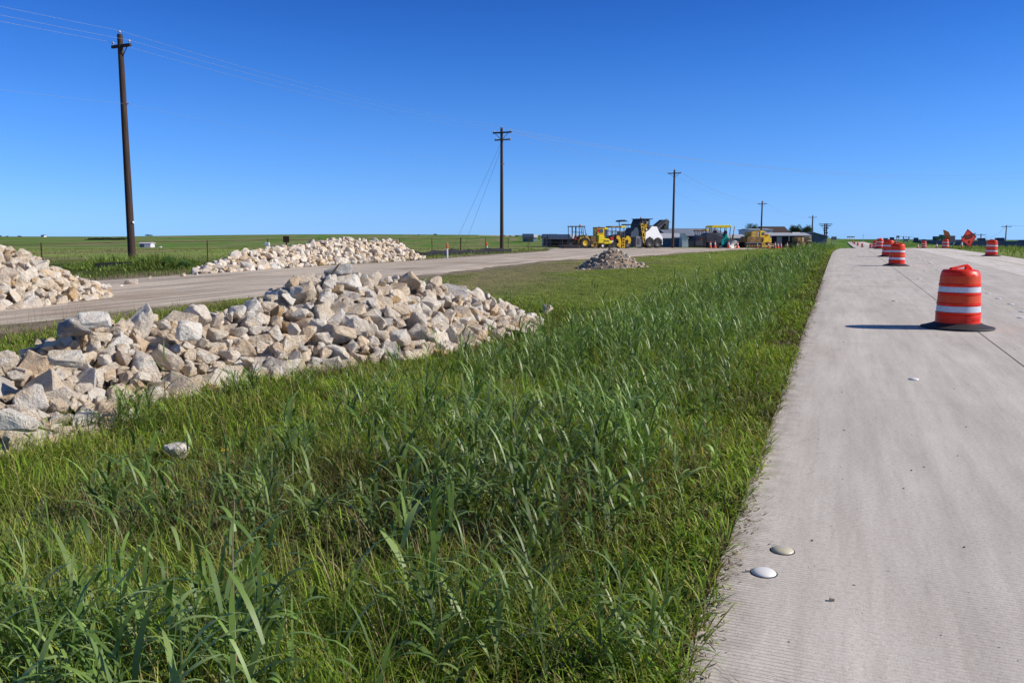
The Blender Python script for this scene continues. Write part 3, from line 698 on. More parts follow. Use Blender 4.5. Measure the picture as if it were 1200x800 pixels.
# strips of the verge: (y0, y1, per m2, width, length lo, hi, segments)
for y0, y1, dens, W, la, lb, ns in [(.9,3.5,3900,.0046,.12,.34,5),(3.5,7,2600,.0056,.12,.34,4),(7,12,1350,.0072,.12,.32,4),(12,20,600,.010,.10,.27,3),(20,32,240,.016,.06,.17,3),(32,60,90,.026,.06,.16,3),(60,112,20,.045,.12,.3,3)]:
    area = (y1-y0)*(1.12*y1+2); n = int(area*dens)
    Y = rnd(n, y0, y1); X = rnd(n, -.66*y1-1.2, .42*y1-.3)
    t = tt(X, Y)
    k = (t < -.01+.09*vn(X*3, Y*3, 5)) & (X > -.66*Y-1.2) & (X > xnear(Y)-.3)
    X, Y, t = X[k], Y[k], t[k]
    k = ~on_rocks(X, Y, .22) | (R.random(len(X)) < .006)
    k &= ~((on_rocks(X, Y, .0)) & (R.random(len(X)) < .55))
    b = bare(X, Y); k &= R.random(len(X)) > b*.93
    cl = fbm(X*1.1, Y*1.1, 61, 2)
    k &= R.random(len(X)) < .45+1.0*cl
    X, Y, t, cl = X[k], Y[k], t[k], cl[k]; n = len(X)
    short = 1-sstep(.05, .9, -t)                       # mown low right at the concrete
    mow = sstep(15, 24, Y)*(t < -3.4)
    L = rnd(n, la, lb)*(1-.42*short)*(1-.55*mow)*(.65+.75*fbm(X*.6, Y*.6, 77))*(1+.25*((t > -3.6) & (t < -.8)))*(1-.3*sstep(3.4, 4.4, -t)*sstep(5, 8, Y))
    tn = tints(X, Y, GREEN)
    pr = sstep(.50, .72, fbm(X*.38+7, Y*.38, 88))[:, None]*(R.random((n, 1)) < .65)*(Y < 14)[:, None]
    tn = tn*(1-pr)+np.asarray(DRY)[R.integers(0, 4, n)]*pr
    dr = (R.random((n, 1)) < .06); tn = np.where(dr, np.asarray(DRY)[R.integers(0, 4, n)]*1.5, tn)
    tn = np.where(((Y > 14)&(t<-3.2))[:, None], tn*np.array((1.05, 1.05, 1.0)), tn)
    root = np.stack([X, Y, ztg(X, Y)-.005], 1)
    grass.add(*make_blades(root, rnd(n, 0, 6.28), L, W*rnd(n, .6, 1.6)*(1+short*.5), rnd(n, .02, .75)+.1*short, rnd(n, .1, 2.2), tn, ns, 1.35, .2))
# small broad weeds low between the blades
n = 26000; Y = .9+13*R.random(n)**1.3; X = rnd(n, -1, 1)*(.75*Y+1); t = tt(X, Y); k = (t < .02) & (X > xnear(Y)) & ~on_rocks(X, Y, .1) & (fbm(X*.7, Y*.7, 33) > .45); X, Y = X[k], Y[k]; n = len(X)
hz = rnd(n, .02, .22); root = np.stack([X, Y, ztg(X, Y)+hz], 1)
grass.add(*make_blades(root, rnd(n, 0, 6.28), rnd(n, .02, .07), rnd(n, .008, .02), rnd(n, .7, 1.4), rnd(n, .1, .8), tints(X, Y, WEED), 3, 1.15, .8))
# feathery seed heads / thin dry stems
n = 5200; Y = .9+15*R.random(n)**1.2; X = rnd(n, -1, 1)*(.75*Y+1); t = tt(X, Y); k = (t < -.5) & (X > xnear(Y)) & ~on_rocks(X, Y, .05); X, Y = X[k], Y[k]; n = len(X)
grass.add(*make_blades(np.stack([X, Y, ztg(X, Y)], 1), rnd(n, 0, 6.28), rnd(n, .3, .62), rnd(n, .0022, .004), rnd(n, 0, .3), rnd(n, .1, .9), np.asarray(DRY)[R.integers(0, 4, n)]*1.3, 4, 1.2, .9))
# weeds beyond the track, around the first pole, along the fence and right of the road
for (xa_, xb_, ya_, yb_, n, la, lb, W, cond) in [
    (-34, 8, 20, 78, 52000, .10, .28, .026, lambda X, Y: (X < xfar(Y)+.1) & (X > xfar(Y)-2.4)),
    (-60, 10, 24, 120, 26000, .05, .14, .045, lambda X, Y: (X < xfar(Y)-2.5) & (X > -.66*Y-2)),
    (-21, -11.5, 34, 42, 20000, .35, .85, .03, lambda X, Y: np.hypot((X+16.2)/3.6, (Y-37)/2.0) < 1),
    (14, 90, 30, 130, 30000, .2, .55, .04, lambda X, Y: (tt(X, Y) > 10.35) & (tt(X, Y) < 21)),
    (-14, 2, 24, 50, 2, .3, .5, .03, lambda X, Y: X < -999)]:
    X, Y = rnd(n, xa_, xb_), rnd(n, ya_, yb_); k = cond(X, Y) & ~on_rocks(X, Y, .1); X, Y = X[k], Y[k]; n = len(X)
    if n: grass.add(*make_blades(np.stack([X, Y, ztg(X, Y)], 1), rnd(n, 0, 6.28), rnd(n, la, lb)*(.5+fbm(X*.6, Y*.6, 13))*(np.clip(1.6-1.5*np.hypot((X+16.2)/3.6, (Y-37)/2.0), .25, 1) if la == .35 else 1), W*rnd(n, .5, 1.4), rnd(n, 0, .5), rnd(n, .1, 1.4), tints(X, Y, [(.17,.24,.05),(.21,.27,.07),(.13,.20,.04)]), 3, 1.2, .7))
tag(grass.build('grass', M['blade']), 'tangled thin green grass and weeds of the verge', 'grass', kind='stuff')

# tall broad-leaved grass along the pavement
tall = Bag()
BR = [(.135,.225,.045),(.175,.275,.06),(.10,.175,.036),(.25,.335,.11),(.15,.24,.055)]
def tall_plants(X, Y, hs, ls, ws, ns):
    n = len(X); gz = ztg(X, Y)
    nst = 1+R.integers(0, 3, n); I = np.repeat(np.arange(n), nst); m = len(I)
    sx, sy = X[I]+R.normal(size=m)*.035, Y[I]+R.normal(size=m)*.035; h = hs[I]*rnd(m, .65, 1.1); az = rnd(m, 0, 6.28); ln = rnd(m, .02, .28)
    root = np.stack([sx, sy, gz[I]], 1); tn = tints(sx, sy, BR, .18)
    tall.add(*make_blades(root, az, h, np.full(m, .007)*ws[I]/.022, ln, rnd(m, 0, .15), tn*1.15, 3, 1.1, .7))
    nl = 7; J = np.repeat(np.arange(m), nl); q = len(J)
    f = np.tile(np.linspace(.12, .97, nl), m)+R.normal(size=q)*.03
    px_ = sx[J]+np.cos(az[J])*np.sin(ln[J])*h[J]*f; py_ = sy[J]+np.sin(az[J])*np.sin(ln[J])*h[J]*f; pz_ = gz[I][J]+np.cos(ln[J])*h[J]*f
    la = (az[J]+np.tile(np.arange(nl), m)*PI+R.normal(size=q)*.9)
    sh_ = 1-.35*np.abs(f-.55)*2
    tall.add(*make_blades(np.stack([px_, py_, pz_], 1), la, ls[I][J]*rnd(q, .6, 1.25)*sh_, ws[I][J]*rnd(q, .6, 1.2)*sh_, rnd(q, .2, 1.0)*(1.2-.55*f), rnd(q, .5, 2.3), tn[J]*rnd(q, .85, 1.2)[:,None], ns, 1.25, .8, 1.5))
for y0, y1, dens, ns, wf in [(.9, 3.5, 40, 8, 1.3), (3.5, 8, 50, 6, 1.2), (8, 16, 40, 5, 1.1), (16, 30, 15, 4, 1.3), (30, 55, 7, 3, 1.9), (55, 95, 2.6, 3, 2.8)]:
    n = int((y1-y0)*8.6*dens*1.1); S = rnd(n, y0/.93, y1/.93+3); D = rnd(n, .25, 8.2)
    Y = E[1]*S+.363*D; X = -.54+E[0]*S-.932*D
    X = X+dxc(Y)
    core = sstep(.3, .8, D)*(1-sstep(2.6, 4.2, D)); patch = fbm(X*.75, Y*.75, 41, 3)
    pr = core*(.25+.8*sstep(.34, .52, patch))+.10*(patch > .58)*(1-core)*(Y < 13)+.012
    k = (R.random(n) < pr) & (Y > y0) & (Y < y1) & ~on_rocks(X, Y, .0) & (D > .25); X, Y, D, patch = X[k], Y[k], D[k], patch[k]; n = len(X)
    hs = rnd(n, .24, .68)*(.68+.85*patch)*(1-.25*(D > 3.4))*(.55+.45*sstep(.3, .9, D))
    tall_plants(X, Y, hs, rnd(n, .20, .40)*(.6+.4*sstep(.3, 1, D)), rnd(n, .015, .028)*wf, ns)
# scattered clumps in the left foreground and by the rock pile foot
for (px_, py_, d_, h_) in [(40,760,2.9,.5),(60,790,2.6,.5),(20,700,3.2,.45),(130,740,3.2,.4),(330,770,2.8,.4),(190,760,3.0,.4),(150,470,7.6,.35),(162,468,7.5,.35),(290,455,9,.3),(360,450,9.3,.3),(30,640,4,.4),(300,600,4.6,.4),(740,790,3.1,.4),(620,790,3.1,.55),(560,760,3.2,.5)]:
    x, y, z = at(px_, py_, d_); n = 5; X = x+R.normal(size=n)*.06; Y = y+R.normal(size=n)*.06
    tall_plants(X, Y, np.full(n, h_), np.full(n, .34), np.full(n, .018), 6)
tag(tall.build('tall_grass', M['broad']), 'tall broad-leaved grass crowding the pavement edge', 'tall grass', kind='stuff')

# yellow-flowered weeds in front of the pile, dry stalks, single flowers
yf = Bag(); n = 2600
X = rnd(n, -4.3, -2.4); Y = 6.3+.55*(X+4.3)+R.normal(size=n)*.45; k = fbm(X*2, Y*2, 4) > .42; X, Y = X[k], Y[k]; n = len(X)
M['petal'] = plain('yellow petals', (.62, .50, .04), .6, var=.15)
yf.add(*make_blades(np.stack([X, Y, ztg(X, Y)], 1), rnd(n, 0, 6.28), rnd(n, .12, .34), rnd(n, .003, .005), rnd(n, 0, .4), rnd(n, 0, .5), tints(X, Y, [(.14,.18,.03)]), 4))
fl = [(X[i], Y[i]) for i in range(0, n, 3)]
for i, (x, y) in enumerate(fl):
    V, Q, T_, C = make_blades(np.array([[x, y, float(ztg(x, y))+.14+.2*R.random()]]*4), np.arange(4)*1.57, np.full(4, .011), np.full(4, .009), np.full(4, 1.2), np.full(4, .2), np.full((4, 3), 1.)*np.array((.50, .44, .05)), 2, 1, 1)
    yf.add(V, Q, T_, C)
tag(yf.build('flowering_weeds', M['blade']), 'fine weeds with tiny yellow flowers at the pile foot', 'flowering weeds', kind='stuff')
def stalk(px_, pyb, Y, h, lean, label):
    x, y, z = at(px_, pyb, Y); gz = float(ztg(x, y)); mb = MB(); p = []
    for i in range(7): f = i/6; p.append((lean*f*f*h+.01*math.sin(5*f), .02*math.sin(4*f), h*f))
    for i in range(6): mb.tube(p[i], p[i+1], .0035*(1-.1*i), .0035*(1-.1*(i+1)), 5)
    for i in range(2, 6):
        a = p[i]; mb.tube(a, (a[0]+.03*(-1)**i, a[1], a[2]+.05), .0015, .001, 4)
    o = mb.build('dry_stalk', M['straw'], None); o.location = (x, y, gz); tag(o, label, 'dry stalk')
M['straw'] = plain('dry straw stem', (.36, .27, .17), .8, var=.25, scale=20)
stalk(268, 790, 2.55, .95, .06, 'tall dry brown stalk standing alone in the left foreground grass')
stalk(601, 600, 5.2, .85, .03, 'thin pale dead stem rising from grass in the middle foreground')
stalk(118, 640, 4.4, .55, -.12, 'short dry stalk leaning left in the left foreground')
stalk(643, 540, 6.2, .6, .12, 'dry stem leaning right among the tall grass')
def flower(px_, py_, Y, r, m, label):
    x, y, z = at(px_, py_, Y); gz = float(ztg(x, y)); t = empty('wildflower', (x, y, gz), label, 'wildflower')
    h = z-gz; MB().tube((0, 0, 0), (.01, 0, h), .0025, .002, 5).build('stem', M['stemg'], t)
    mb = MB()
    for k in range(6):
        a = k*PI/3; c, s = math.cos(a), math.sin(a)
        mb.add([(.01, 0, h), (.01+r*c-.4*r*s, r*s+.4*r*c, h+r*.3), (.01+1.5*r*c, 1.5*r*s, h+r*.25), (.01+r*c+.4*r*s, r*s-.4*r*c, h+r*.3)], [(0, 1, 2, 3)])
    mb.build('petals', m, t)
M['stemg'] = plain('green stem', (.08, .13, .03), .6)
M['petal_y'] = plain('golden petals', (.8, .48, .02), .6, var=.1); M['petal_w'] = plain('pale pink petals', (.8, .7, .75), .6, var=.1)
flower(262, 528, 6.0, .022, M['petal_y'], 'single golden flower in the grass right of the white rock')
flower(526, 482, 7.3, .012, M['petal_w'], 'small white flower high in the grass below the pile')
flower(387, 497, 6.8, .012, M['petal_w'], 'small pink flower in the left grass near the rocks')

# loose bits on the pavement edge and pebbles
deb = Bag(); n = 11000
S = rnd(n, 1, 30); D = -.03+np.abs(R.normal(size=n))*.06*(.3+1.4*fbm(S*1.4, S*0, 19)); Y = E[1]*S-.363*D; X = -.54+E[0]*S+.932*D
deb.add(*make_blades(np.stack([X, Y, prof(ZR, Y)+.004], 1), rnd(n, 0, 6.28), rnd(n, .008, .04), rnd(n, .003, .012), rnd(n, 1.1, 1.55), rnd(n, -.3, .3), np.array([(.10,.06,.035),(.18,.12,.07),(.05,.035,.025),(.26,.19,.11),(.07,.08,.03)])[R.integers(0, 5, n)], 2, 1, 1))
n = 70; S = rnd(n, 2.2, 16); D = rnd(n, .02, .5); Y = E[1]*S-.363*D; X = -.54+E[0]*S+.932*D
deb.add(*make_blades(np.stack([X, Y, prof(ZR, Y)+.006], 1), rnd(n, 0, 6.28), rnd(n, .04, .14), rnd(n, .002, .004), np.full(n, 1.5), rnd(n, -.25, .1), np.array([(.16,.10,.06)]*n), 5, 1, 1))
tag(deb.build('leaf_litter', M['blade']), 'brown leaf litter and dead roots on the pavement edge', 'litter', kind='stuff')
mb = MB()
for i in range(230):
    s, d = R.uniform(2, 22), R.uniform(.05, 6.4); r = .0025+.005*R.random()**2; y = E[1]*s-.363*d; x = -.54+E[0]*s+.932*d
    mb.lathe([(r*.5, -r*.2), (r, r*.2), (r*.6, r*.8)], 6, (x, y, float(prof(ZR, y))+r*.2))
tag(mb.build('grit', M['dark_steel']), 'tiny dark grit scattered on the concrete', 'grit', kind='stuff')
def pebble(px_, py_, Y, r, label, m=None):
    x, y, z = at(px_, py_, Y); o = bpy.data.objects.new('pebble', HI[5]); COL.objects.link(o); o.location = (x, y, float(prof(ZR, y))+r*.6); o.scale = (r, r, r*.8); tag(o, label, 'pebble')
pebble(974, 724, 3.72, .012, 'small white pebble lying alone on the concrete')
pebble(875, 692, 4.05, .011, 'grey pebble left of the two domed markers')
pebble(926, 666, 4.35, .007, 'tiny pale pebble right of the white domed marker')

# ------------------------------------------------------------------ round raised pavement markers
M['button_w'] = plain('white glazed ceramic', (.88, .86, .80), .4, var=.06, scale=8, spec=.6)
M['button_c'] = plain('yellowed glazed ceramic', (.62, .56, .40), .35, var=.15, scale=10, spec=.5)
def marker(px_, py_, r, m, label, group=None):
    dx, dy, dz = ray(px_, py_); Y = 5.
    for _ in range(12): Y = (float(prof(ZR, Y))-H)/(dz/dy)
    x = dx/dy*Y; t = empty('road_marker', (x, Y, float(prof(ZR, Y))), label, 'road marker', group)
    MB().lathe([(r*(1), 0), (r*.985, .004), (r*.9, .009), (r*.72, .0145), (r*.48, .018), (r*.22, .0196), (.001, .020)], 28).build('dome', m, t, smooth=True)
    MB().lathe([(r*1.10, .0005), (r*1.08, .0026), (r*.9, .003)], 24).build('adhesive', M['tyre'], t)
marker(895, 671, .062, M['button_w'], 'white domed pavement marker nearest the camera')
marker(917, 645, .060, M['button_c'], 'yellowed domed pavement marker just beyond the white one')
marker(1071, 444.5, .058, M['button_w'], 'white domed marker alone on the lane below the front barrel')
marker(1048, 353, .06, M['button_c'], 'dull domed marker left of the front barrel')
G = 'domed markers scattered right of the barrels'
for (a, b, l) in [(1158, 344, 'domed marker first to the right of the front barrel'), (1170, 350, 'domed marker second to the right of the front barrel'), (1184.5, 356.5, 'domed marker third to the right of the front barrel'), (1199, 365.5, 'domed marker cut by the right picture edge, upper one'), (1197, 372.5, 'domed marker by the right picture edge, lower one'),
    (1077, 327, 'domed marker right of the second barrel'), (1084, 317.5, 'domed marker beyond the second barrel'), (1099, 316, 'domed marker outermost right of the dotted line'), (1094, 311.6, 'domed marker at the near end of the dotted line')]:
    marker(a, b, .075, M['button_w'], l, G)
for i in range(12):
    f = i/11; a = 1093-f*31+((i*37) % 5-2)*.8; b = 309.5-f*13.5+((i*13) % 3-1)*.4
    marker(a, b, .085, M['button_w'], 'domed marker in the double dotted lane line running to the crest', 'domed markers of the dotted lane line')

# ------------------------------------------------------------------ drums
M['drum'] = plain('red orange drum plastic', (.90, .026, .004), .42, var=.2, scale=5, spec=.3)
M['band_o'] = plain('orange reflective sheeting', (.76, .062, .003), .5, var=.12, scale=9)
M['band_w'] = plain('white reflective sheeting', (.62, .65, .70), .42, var=.10, scale=14)
for key in ('band_w', 'band_o', 'drum'):
    m_ = M[key]; nt_ = m_.node_tree; bs_ = [n for n in nt_.nodes if n.type == 'BSDF_PRINCIPLED'][0]
    src = bs_.inputs['Base Color'].links[0].from_socket; cc_ = N(nt_, 'ShaderNodeTexCoord').outputs['Object']
    g1 = noise(nt_, mapn(nt_, cc_, (3, 3, 16)), 2.2, 6, .75, .6); g2 = noise(nt_, mapn(nt_, cc_, (9, 9, 1.2)), 2.5, 5, .7)
    c_ = mixc(nt_, src, (.13, .105, .09), ramp(nt_, g1, [(.58, (0, 0, 0)), (.70, (.55, .55, .55))]))
    c_ = mixc(nt_, c_, (.30, .24, .2), ramp(nt_, g2, [(.56, (0, 0, 0)), (.75, (.4, .4, .4))]))
    nt_.links.new(c_, bs_.inputs['Base Color'])
def drum(hi=True):
    n = 48 if hi else 20
    t = empty('traffic_barrel', (0, 0, 0), '', 'traffic barrel', 'orange and white traffic barrels')
    R0, R1, h0, h1 = .355, .300, .06, 1.04
    def rz(z): return R0+(R1-R0)*((z-h0)/(h1-h0))
    def sq(p, a, z):      # slightly flattened, dented shoulder
        if z > .93: return (p[0], p[1]*.93, p[2]-.018*max(0, math.cos(a+.9))**3*((z-.93)/.1))
        return p
    prf = [(.30, h0)]
    def rib(z): return [(rz(z), z-.022), (rz(z)+.013, z-.012), (rz(z)+.013, z+.012), (rz(z)-.004, z+.022)]
    prf += [(rz(h0), h0+.005), (rz(.12), .12), (rz(.24)+.006, .235)]
    for z in (.265, .425, .60, .75): prf += rib(z)
    prf += [(rz(.93), .93), (rz(.93), .955), (rz(.98)-.006, .985), (rz(1)-.022, 1.005), (rz(1)-.05, 1.012), (.10, 1.02), (.001, 1.022)]
    MB().lathe(prf, n, fn=sq, cap=False).build('drum_body', M['drum'], t, smooth=True)
    for z0, z1, m in ((.290, .392, 'band_w'), (.448, .578, 'band_o'), (.628, .722, 'band_w'), (.773, .905, 'band_o')):
        MB().lathe([(rz(z0)+.001, z0), (rz(z0)+.005, z0+.002), (rz(z1)+.005, z1-.002), (rz(z1)+.001, z1)], n, cap=False).build('reflective_band', M[m], t, smooth=True)
    hd = MB()
    pts = [(-.22, 0, 1.0), (-.17, 0, 1.03), (-.05, 0, 1.052), (.08, 0, 1.08), (.12, 0, 1.085), (.17, 0, 1.05), (.21, 0, 1.0)]
    for a, b in zip(pts[:-1], pts[1:]): hd.tube(a, b, .021, .021, 8)
    hd.box((.12, 0, 1.035), (.07, .05, .08))
    hd.box((-.16, 0, 1.02), (.06, .06, .05))
    hd.build('handle', M['drum'], t, smooth=True)
    MB().lathe([(.575, 0), (.585, .012), (.575, .03), (.50, .048), (.41, .078), (.375, .095), (.352, .10), (.30, .10)], n, cap=True).build('rubber_base', M['rub'], t, smooth=True)
    return t
M['rub'] = plain('black recycled rubber', (.030, .030, .036), .7, var=.4, scale=6)
d0 = drum(True)
emb = MB(); rr_ = .352
for k in range(7):
    a = -PI/2+.05+k*.085; emb.box((rr_*math.cos(a), rr_*math.sin(a), .165), (.016, .004, .042 if k % 2 else .03), Matrix.Rotation(a+PI/2, 3, 'Z'))
for zz in (.135, .20):
    for k in range(10):
        a = -PI/2-.02+k*.075; emb.box((rr_*math.cos(a), rr_*math.sin(a), zz), (.028, .004, .006), Matrix.Rotation(a+PI/2, 3, 'Z'))
emb.build('embossed_panel', M['drum'], d0)
DR = [(1127, 14.45, 1.0, .0, 'traffic barrel closest to the camera with black rubber ring'),
      (1051, 38.5, .98, 2.4, 'second traffic barrel up the lane, partly hiding another'),
      (1040.3, 52, 1.0, 1.1, 'third traffic barrel just behind and left of the second'),
      (1030.3, 82, .98, .6, 'fourth traffic barrel standing at the crest of the road'),
      (1024.4, 112, .92, 2.0, 'fifth traffic barrel directly left of the crest barrel'),
      (1107, 92, 1.0, .2, 'traffic barrel below the curled orange sign'),
      (1161.5, 53, .98, 1.7, 'traffic barrel furthest right on the lighter shoulder'),
      (1082, 122, .98, 3.0, 'small distant barrel left of the curled sign, near the barrier'),
      (1037.8, 92, .8, 3, 'barrel mostly hidden behind the third barrel')]
def ground_under(px_, Y):
    x = (px_-600)/F/1.005*Y; t = tt(x, Y)
    return x, float(prof(ZR, Y))+(.25*float(sstep(140, 260, Y))) if 0 < t < 10.3 else float(ztg(x, Y))
first = True
for px_, Y, s, rz_, lab in DR:
    o = d0 if first else copy_tree(d0); first = False
    x, z = ground_under(px_, Y); o.location = (x, Y, z); o.scale = (s, s, s); o.rotation_euler = (.0 if Y < 15 else .02*math.sin(Y), 0 if Y < 15 else .025*math.cos(Y*3), .15+rz_)
    if Y > 14 and lab.startswith('fifth'): pass
    o['label'] = lab
for k, (px_, Y) in enumerate([(1019.8, 235), (1010, 275), (1004.6, 330), (1000.8, 390), (999, 450)]):
    o = bpy.data.objects.new('traffic_barrel', None); COL.objects.link(o)
    for ch in list(d0.children):
        if ch.name.startswith('embossed'): continue
        c = ch.copy(); COL.objects.link(c); c.parent = o
    x, z = ground_under(px_, Y); o.location = (x, Y, z); o.scale = (1.12, 1.12, 1.12)
    tag(o, ['tiny barrel where the road reappears, nearest of the far row', 'tiny far barrel second in the row beyond the crest', 'tiny far barrel third in the row up the far slope', 'tiny far barrel fourth in the row up the far slope', 'tiny far barrel last near the hilltop'][k], 'traffic barrel', 'orange and white traffic barrels')

# ------------------------------------------------------------------ cones and tubular markers
def cone():
    t = empty('traffic_cone', (0, 0, 0), '', 'traffic cone', 'orange cones along the machine yard')
    MB().box((0, 0, .02), (.38, .38, .04)).build('base', M['cone'], t)
    MB().lathe([(.14, .04), (.035, .72), (.028, .73)], 16).build('cone_body', M['cone'], t, smooth=True)
    MB().lathe([(.094, .38), (.066, .56)], 16, cap=False).build('collar', M['white_plastic'], t, smooth=True)
    return t
c0 = cone(); first = True
for px_, s, Y, lab in [(832.2, .95, 96, 'traffic cone before the paver, first from the left'), (837.6, 1, 96, 'traffic cone before the paver, second from the left'), (853.5, 1, 96, 'traffic cone at the right end of the paver'), (863.9, .95, 96, 'traffic cone beside the small pile of rubble, left of the bulldozer'),
   (887.2, .6, 96, 'traffic cone in front of the dozer blade'), (900, .65, 97, 'traffic cone at the right end of the dozer'), (907.8, .8, 95, 'traffic cone just right of the dozer, taller of the pair'), (911.2, .65, 97, 'traffic cone just right of the dozer, shorter of the pair'),
   (914.8, .7, 99, 'pale worn cone between the dozer and the tan machine'), (922, .75, 98, 'single cone left of the tan machine'), (934, .7, 100, 'cone in front of the tan machine')]:
    o = c0 if first else copy_tree(c0); first = False; x, z = ground_under(px_, Y); o.location = (x, Y, z+.03); o.scale = (1.15*s,)*3 if s > .8 else (1.0*s+.2,)*3; o['label'] = lab
def tube_marker(px_, Y, h, lab):
    x, z = ground_under(px_, Y); t = empty('tubular_marker', (x, Y, z), lab, 'tubular marker')
    MB().lathe([(.24, 0), (.24, .05), (.12, .09)], 14).build('base', M['rub'], t)
    MB().lathe([(.14, .09), (.10, h*.45), (.055, h), (.001, h+.01)], 14).build('tube', M['cone'], t, smooth=True)
    MB().lathe([(.108, h*.45), (.078, h*.85)], 14, cap=False).build('collar', M['white_plastic'], t, smooth=True)
tube_marker(1126.3, 88, .78, 'slim orange marker with white collar left of the diamond sign')
tube_marker(1097, 105, .62, 'small orange marker between the two far right barrels')
tube_marker(1075, 118, .55, 'squat red and white marker left of the small distant barrel')

# ------------------------------------------------------------------ utility poles and wires
def arm(mb, z, L, w, a, dx=0): mb.box((dx*math.cos(a), dx*math.sin(a), z), (L, w, w*1.15), Matrix.Rotation(a, 3, 'Z'))
ARM_A = -math.atan2(.414, .91)
def ins(p, t, r=.045, h=.16):
    MB().lathe([(.012, 0), (.012, .05), (r*.6, .06), (r, .085), (r*.8, .11), (r*.9, .13), (r*.5, h), (.005, h+.01)], 12, p).build('insulator', M['porc'], t, smooth=True)
M['porc'] = plain('pale porcelain insulator', (.5, .5, .5), .3, var=.15)
tops = {}
def pole(key, x, Y, base, h, r, label, arms, brace=True):
    t = empty('utility_pole', (x, Y, base), label, 'utility pole', 'wooden utility poles of the power line')
    MB().tube((0, 0, -.5), (0, 0, h), r, r*.66, 16).build('pole', M['wood'], t, smooth=True)
    pts = []
    ca, sa = math.cos(ARM_A), math.sin(ARM_A)
    for z, L, grey, dx in arms:
        mb = MB(); arm(mb, z, L, .11, ARM_A, dx); mb.build('crossarm', M['grey_wood'] if grey else M['wood'], t, bevel=.008)
        if brace and not grey:
            mb = MB()
            for s in (1, -1) if L > 1.6 else (1,):
                mb.tube((s*L*.36*ca, s*L*.36*sa, z-.04), (0, 0, z-.62), .02)
            mb.build('brace', M['wood'], t)
        for s in (-1, 1):
            p = ((dx+s*L*.44)*ca, (dx+s*L*.44)*sa, z+.06); ins(p, t, .055); pts.append((x+p[0], Y+p[1], base+z+.2))
    ins((0, 0, h), t, .06); pts.append((x, Y, base+h+.16)); tops[key] = pts
    MB().tube((r*.75, -.02, h-3.0), (r*.75+.12, -.02, h-3.0), .03).build('bracket', M['galv'], t)
    tops[key].append((x+.1, Y, base+h-3.0))
    return t
M['grey_wood'] = plain('weathered grey wood', (.22, .20, .18), .85, var=.3, scale=6)
x1, _, _ = at(147, 170, 38.5); b1 = float(ztg(-17.41, 38.5))
p1 = pole(1, -17.41, 38.5, b1, 10.25, .175, 'tall brown utility pole at left rising from weeds', [(9.75, 1.15, False, .05)])
MB().tube((.17, -.08, 2.0), (.2, -.1, 2.0), .05).build('tag_plate', M['white_plastic'], p1)
x2 = (588-600)/F/1.01*72.5
p2 = pole(2, x2, 72.5, float(ztg(x2, 72.5)), 10.35, .165, 'utility pole with two crossarms and guy wires in the centre', [(9.95, 1.75, False, .05), (9.35, 1.5, True, .1)])
gw = MB(); bz = float(ztg(x2, 72.5))
for (gx_, s) in ((-4.1, 0), (-3.2, .25)):
    gw.tube((0, 0, 9.2-s*2), (gx_, -3.0, 0.05), .009, .009, 5)
gw.build('guy_wire', M['rust'], p2)
x3 = (789-600)/F/1.01*119; pole(3, x3, 119, float(ztg(x3, 119)), 10.9, .19, 'utility pole standing at the tip of the black conveyor', [(10.45, 1.9, False, .0)])
x4 = (891-600)/F/1.005*196; pole(4, x4, 196, -.2, 10.6, .22, 'utility pole rising behind the yellow dozer', [(10.0, 2.1, False, 0)])
x5 = (950.5-600)/F/1.005*290; pole(5, x5, 290, -.8, 10.5, .28, 'small far utility pole in front of the blue barn gable', [(9.9, 2.8, False, 0)])
# structure of stacked arms
x6 = (966-600)/F/1.005*335; p6 = empty('lattice_pole', (x6, 335, -.8), 'thick far pole stacked with several crossarms and equipment', 'utility pole')
MB().tube((-.35, 0, 0), (-.35, 0, 8.6), .26).tube((.45, 0, 0), (.45, 0, 8.6), .26).build('pole', M['wood'], p6)
for z, L in ((8.3, 5.2), (7.6, 4.0), (6.7, 2.4)): MB().box((0, 0, z), (L, .3, .3)).build('crossarm', M['wood'], p6)
mb = MB()
for i in range(5): mb.box((.2*(-1)**i, -.2, 3+i*.95), (1.2, .6, .5))
mb.build('equipment', M['dark_steel'], p6)
def sag(a, b, s, n=18): return [(a[0]+(b[0]-a[0])*k/n, a[1]+(b[1]-a[1])*k/n, a[2]+(b[2]-a[2])*k/n-4*s*(k/n)*(1-k/n)) for k in range(n+1)]
tops[0] = [(p[0]-15.6, p[1]-34, p[2]-.45) for p in tops[1]]
tops[7] = [(p[0]+60, p[1]+130, p[2]-1) for p in tops[5][:1]*6]
def wire(ids, r, lab):
    mb = MB()
    for (ka, ia), (kb, ib) in zip(ids[:-1], ids[1:]):
        a, b = tops[ka][ia], tops[kb][ib]; L = math.dist(a, b); mb.path(sag(a, b, .55*(L/38)**1.3*.8, 16), r*(1 if ka < 2 else 1.3 if ka < 3 else 2.0), 5)
    tag(mb.build('power_line', M['wire']), lab, 'power line', 'wires strung along the pole line')
wire([(0, 0), (1, 0), (2, 0), (3, 0), (4, 0), (5, 0)], .0045, 'wire on the far side arm ends of the poles')
wire([(0, 1), (1, 1), (2, 1), (3, 1), (4, 1), (5, 1)], .0045, 'wire on the near side arm ends of the poles')
wire([(0, 2), (1, 2), (2, 4), (3, 2), (4, 2), (5, 2)], .0045, 'topmost wire carried on the pole tips')
wire([(0, 3), (1, 3), (2, 5), (3, 3), (4, 3), (5, 3)], .0035, 'lowest wire fixed to the sides of the poles')
